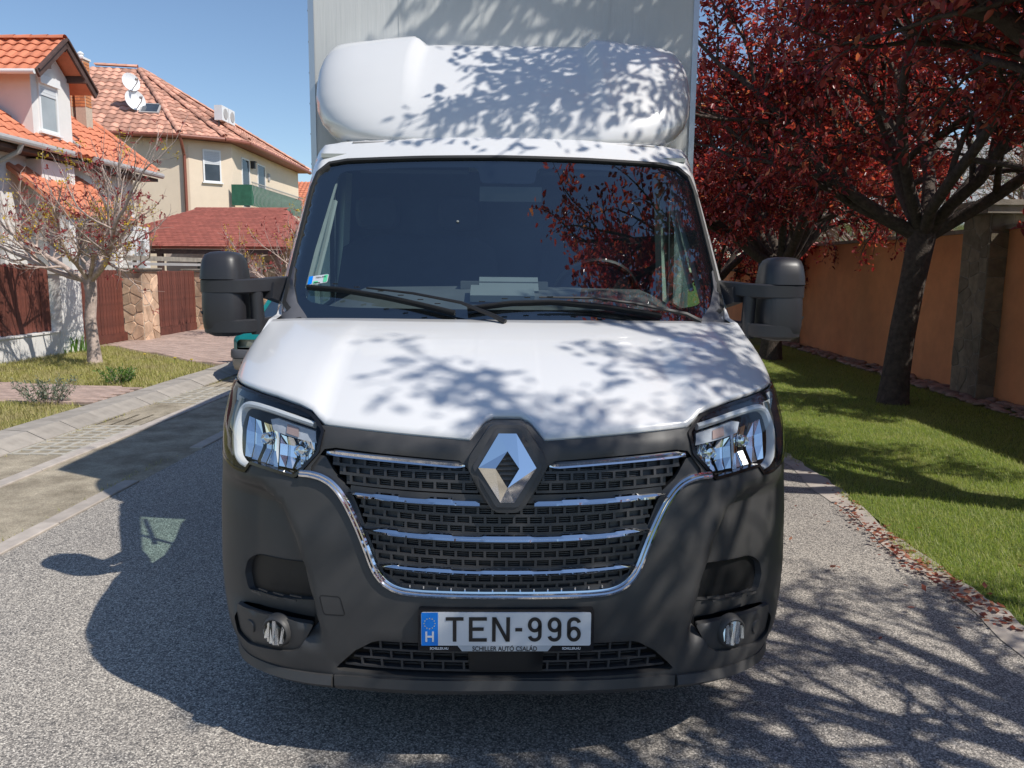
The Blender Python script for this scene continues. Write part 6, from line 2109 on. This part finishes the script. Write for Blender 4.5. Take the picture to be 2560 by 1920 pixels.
# ================================================================== teal hatchback parked behind the van
car = thing('parked_car', 'teal hatchback parked at the kerb behind the van, only its front corner showing', 'car', RD(-3.36, 10.2, 0))
CU, CV = -3.36, 8.40
def cs(u, v, z):
    return RD(CU + u, CV + v, z)
def section(v, hw, zb, zt, r=.10, n=7):
    """half-rounded cross-section at length v"""
    L = [(-hw, zb), (-hw, zt - r)]
    L += [(-hw + r - r * cos(q), zt - r + r * sin(q)) for q in np.linspace(0, pi / 2, n)][1:]
    L += [(hw - r + r * sin(q), zt - r + r * cos(q)) for q in np.linspace(0, pi / 2, n)]
    L += [(hw, zb)]
    return [cs(u, v, z) for u, z in L]
rows = [section(*a) for a in ((.06, .70, .44, .60, .06), (.10, .76, .40, .66, .09), (.30, .80, .36, .72, .10), (.75, .81, .32, .79, .10), (1.05, .81, .30, .84, .08), (1.5, .81, .30, .90, .06), (2.9, .81, .30, .92, .06), (3.55, .79, .34, .90, .08), (3.68, .74, .42, .85, .08))]
body = grid('body', rows, 'teal_paint', car, angle=40)
rows = [section(*a) for a in ((.98, .70, .82, .86, .02), (1.35, .68, .84, 1.12, .10), (1.72, .60, .86, 1.34, .12), (2.2, .58, .88, 1.37, .14), (2.9, .58, .88, 1.33, .14), (3.4, .64, .88, 1.02, .06))]
grid('cabin', rows, 'car_glass', car, angle=40)
mb = MB()
for sx in (-1, 1):
    mb.tube([cs(sx * .70, 1.0, .88), cs(sx * .64, 1.38, 1.13), cs(sx * .57, 1.74, 1.34), cs(sx * .56, 2.3, 1.38), cs(sx * .56, 2.9, 1.34), cs(sx * .64, 3.42, 1.0)], .035, 8)
mb.build('roof_frame', 'teal_paint', car)
rows = [section(*a) for a in ((1.74, .56, 1.30, 1.375, .06), (2.2, .57, 1.32, 1.405, .07), (2.9, .57, 1.28, 1.365, .07))]
grid('roof', rows, 'teal_paint', car, angle=40)
def strip(name, mat, zs, off, hw=.78, parent=car):
    rr = []
    for z, o in zs:
        rr.append([cs(hw * sin(q * pi / 2) ** 1 if abs(q) < 1 else hw * np.sign(q) + 0, off + .16 * abs(q) ** 3 - o if abs(q) <= 1 else off + .16 + (abs(q) - 1) * 1.2 - o * 0, z) for q in np.linspace(-1.25, 1.25, 31)])
    return grid(name, rr, mat, parent, angle=50)
strip('bumper', 'car_grey', ((.46, -.02), (.455, .03), (.40, .045), (.345, .04), (.335, .0)), .02, .815)
strip('lower_bumper', 'lamp_yellowed', ((.335, .01), (.33, .03), (.25, .02), (.18, -.03), (.16, -.08)), .02, .80).data.materials[0] = MT('kerb_stone')
mb = MB()
for k in range(5):
    mb.box(cs(-.62 + k * .06, -.005, .255), (0, .045), (-.02, .02), (-.045, .045), RU, RV, UP)
mb.build('bumper_grille', 'plastic_black', car, smooth=False)
for sx in (-1, 1):
    V = [cs(sx * a, b, z) for a, b, z in ((.36, .045, .49), (.70, .10, .485), (.785, .25, .50), (.775, .27, .615), (.66, .12, .625), (.40, .065, .60))]
    V += [p + RV * .06 for p in V]
    F = [(0, 1, 2, 3, 4, 5) if sx > 0 else (5, 4, 3, 2, 1, 0)] + [(i, (i + 1) % 6, 6 + (i + 1) % 6, 6 + i) for i in range(6)]
    hl = obj('headlamp', mesh('headlamp', V, F, True, 30), 'lamp_yellowed', car)
    for wv in (.62, 3.0):
        c_ = cs(sx * .74, wv, .275)
        mb = MB(); mb.revolve(c_, RU * sx, [(.15, -.08), (.25, -.085), (.275, -.05), (.275, .05), (.25, .085), (.16, .07)], 26); w = mb.build('wheel', 'rubber', car)
        mb = MB(); mb.revolve(c_, RU * sx, [(.165, .07), (.14, .05), (.05, .07), (.001, .075)], 18); mb.build('rim', 'chrome_satin', w)
mb = MB(); mb.box(cs(0, 0, 0), (-.34, .34), (.0, .06), (.49, .60), RU, RV, UP); mb.build('grille', 'plastic_black', car, smooth=False)
mb = MB(); mb.box(cs(-.83, 1.30, .93), (-.12, .04), (0, .09), (0, .11), RU, RV, UP); mb.build('door_mirror', 'plastic_dark', car, smooth=False)
mb = MB(); mb.box(cs(0, .5, .2), (-.7, .7), (0, 2.9), (0, .25), RU, RV, UP); mb.build('underbody', 'plastic_black', car, smooth=False)

# ================================================================== bits blown onto the van
bud = thing('dry_bud', 'tiny brown dry bud lying on the white bonnet', 'bud', (.115, .60, 1.30))
mb = MB(); mb.revolve((.115, .60, 1.2785), (.3, 0, 1), [(.0005, 0), (.005, .003), (.006, .009), (.003, .016), (.0005, .02)], 8); mb.build('husk', 'bark_dark', bud)
pet = thing('white_petal', 'small white petal stuck on the windscreen', 'petal', tuple(WS(-.215, .575, .004)))
mb = MB(); mb.revolve(WS(-.215, .575, .003), (0, -.68, .73), [(.007, 0), (.005, .003), (.0005, .004)], 8); mb.build('petal_blade', 'paper', pet)
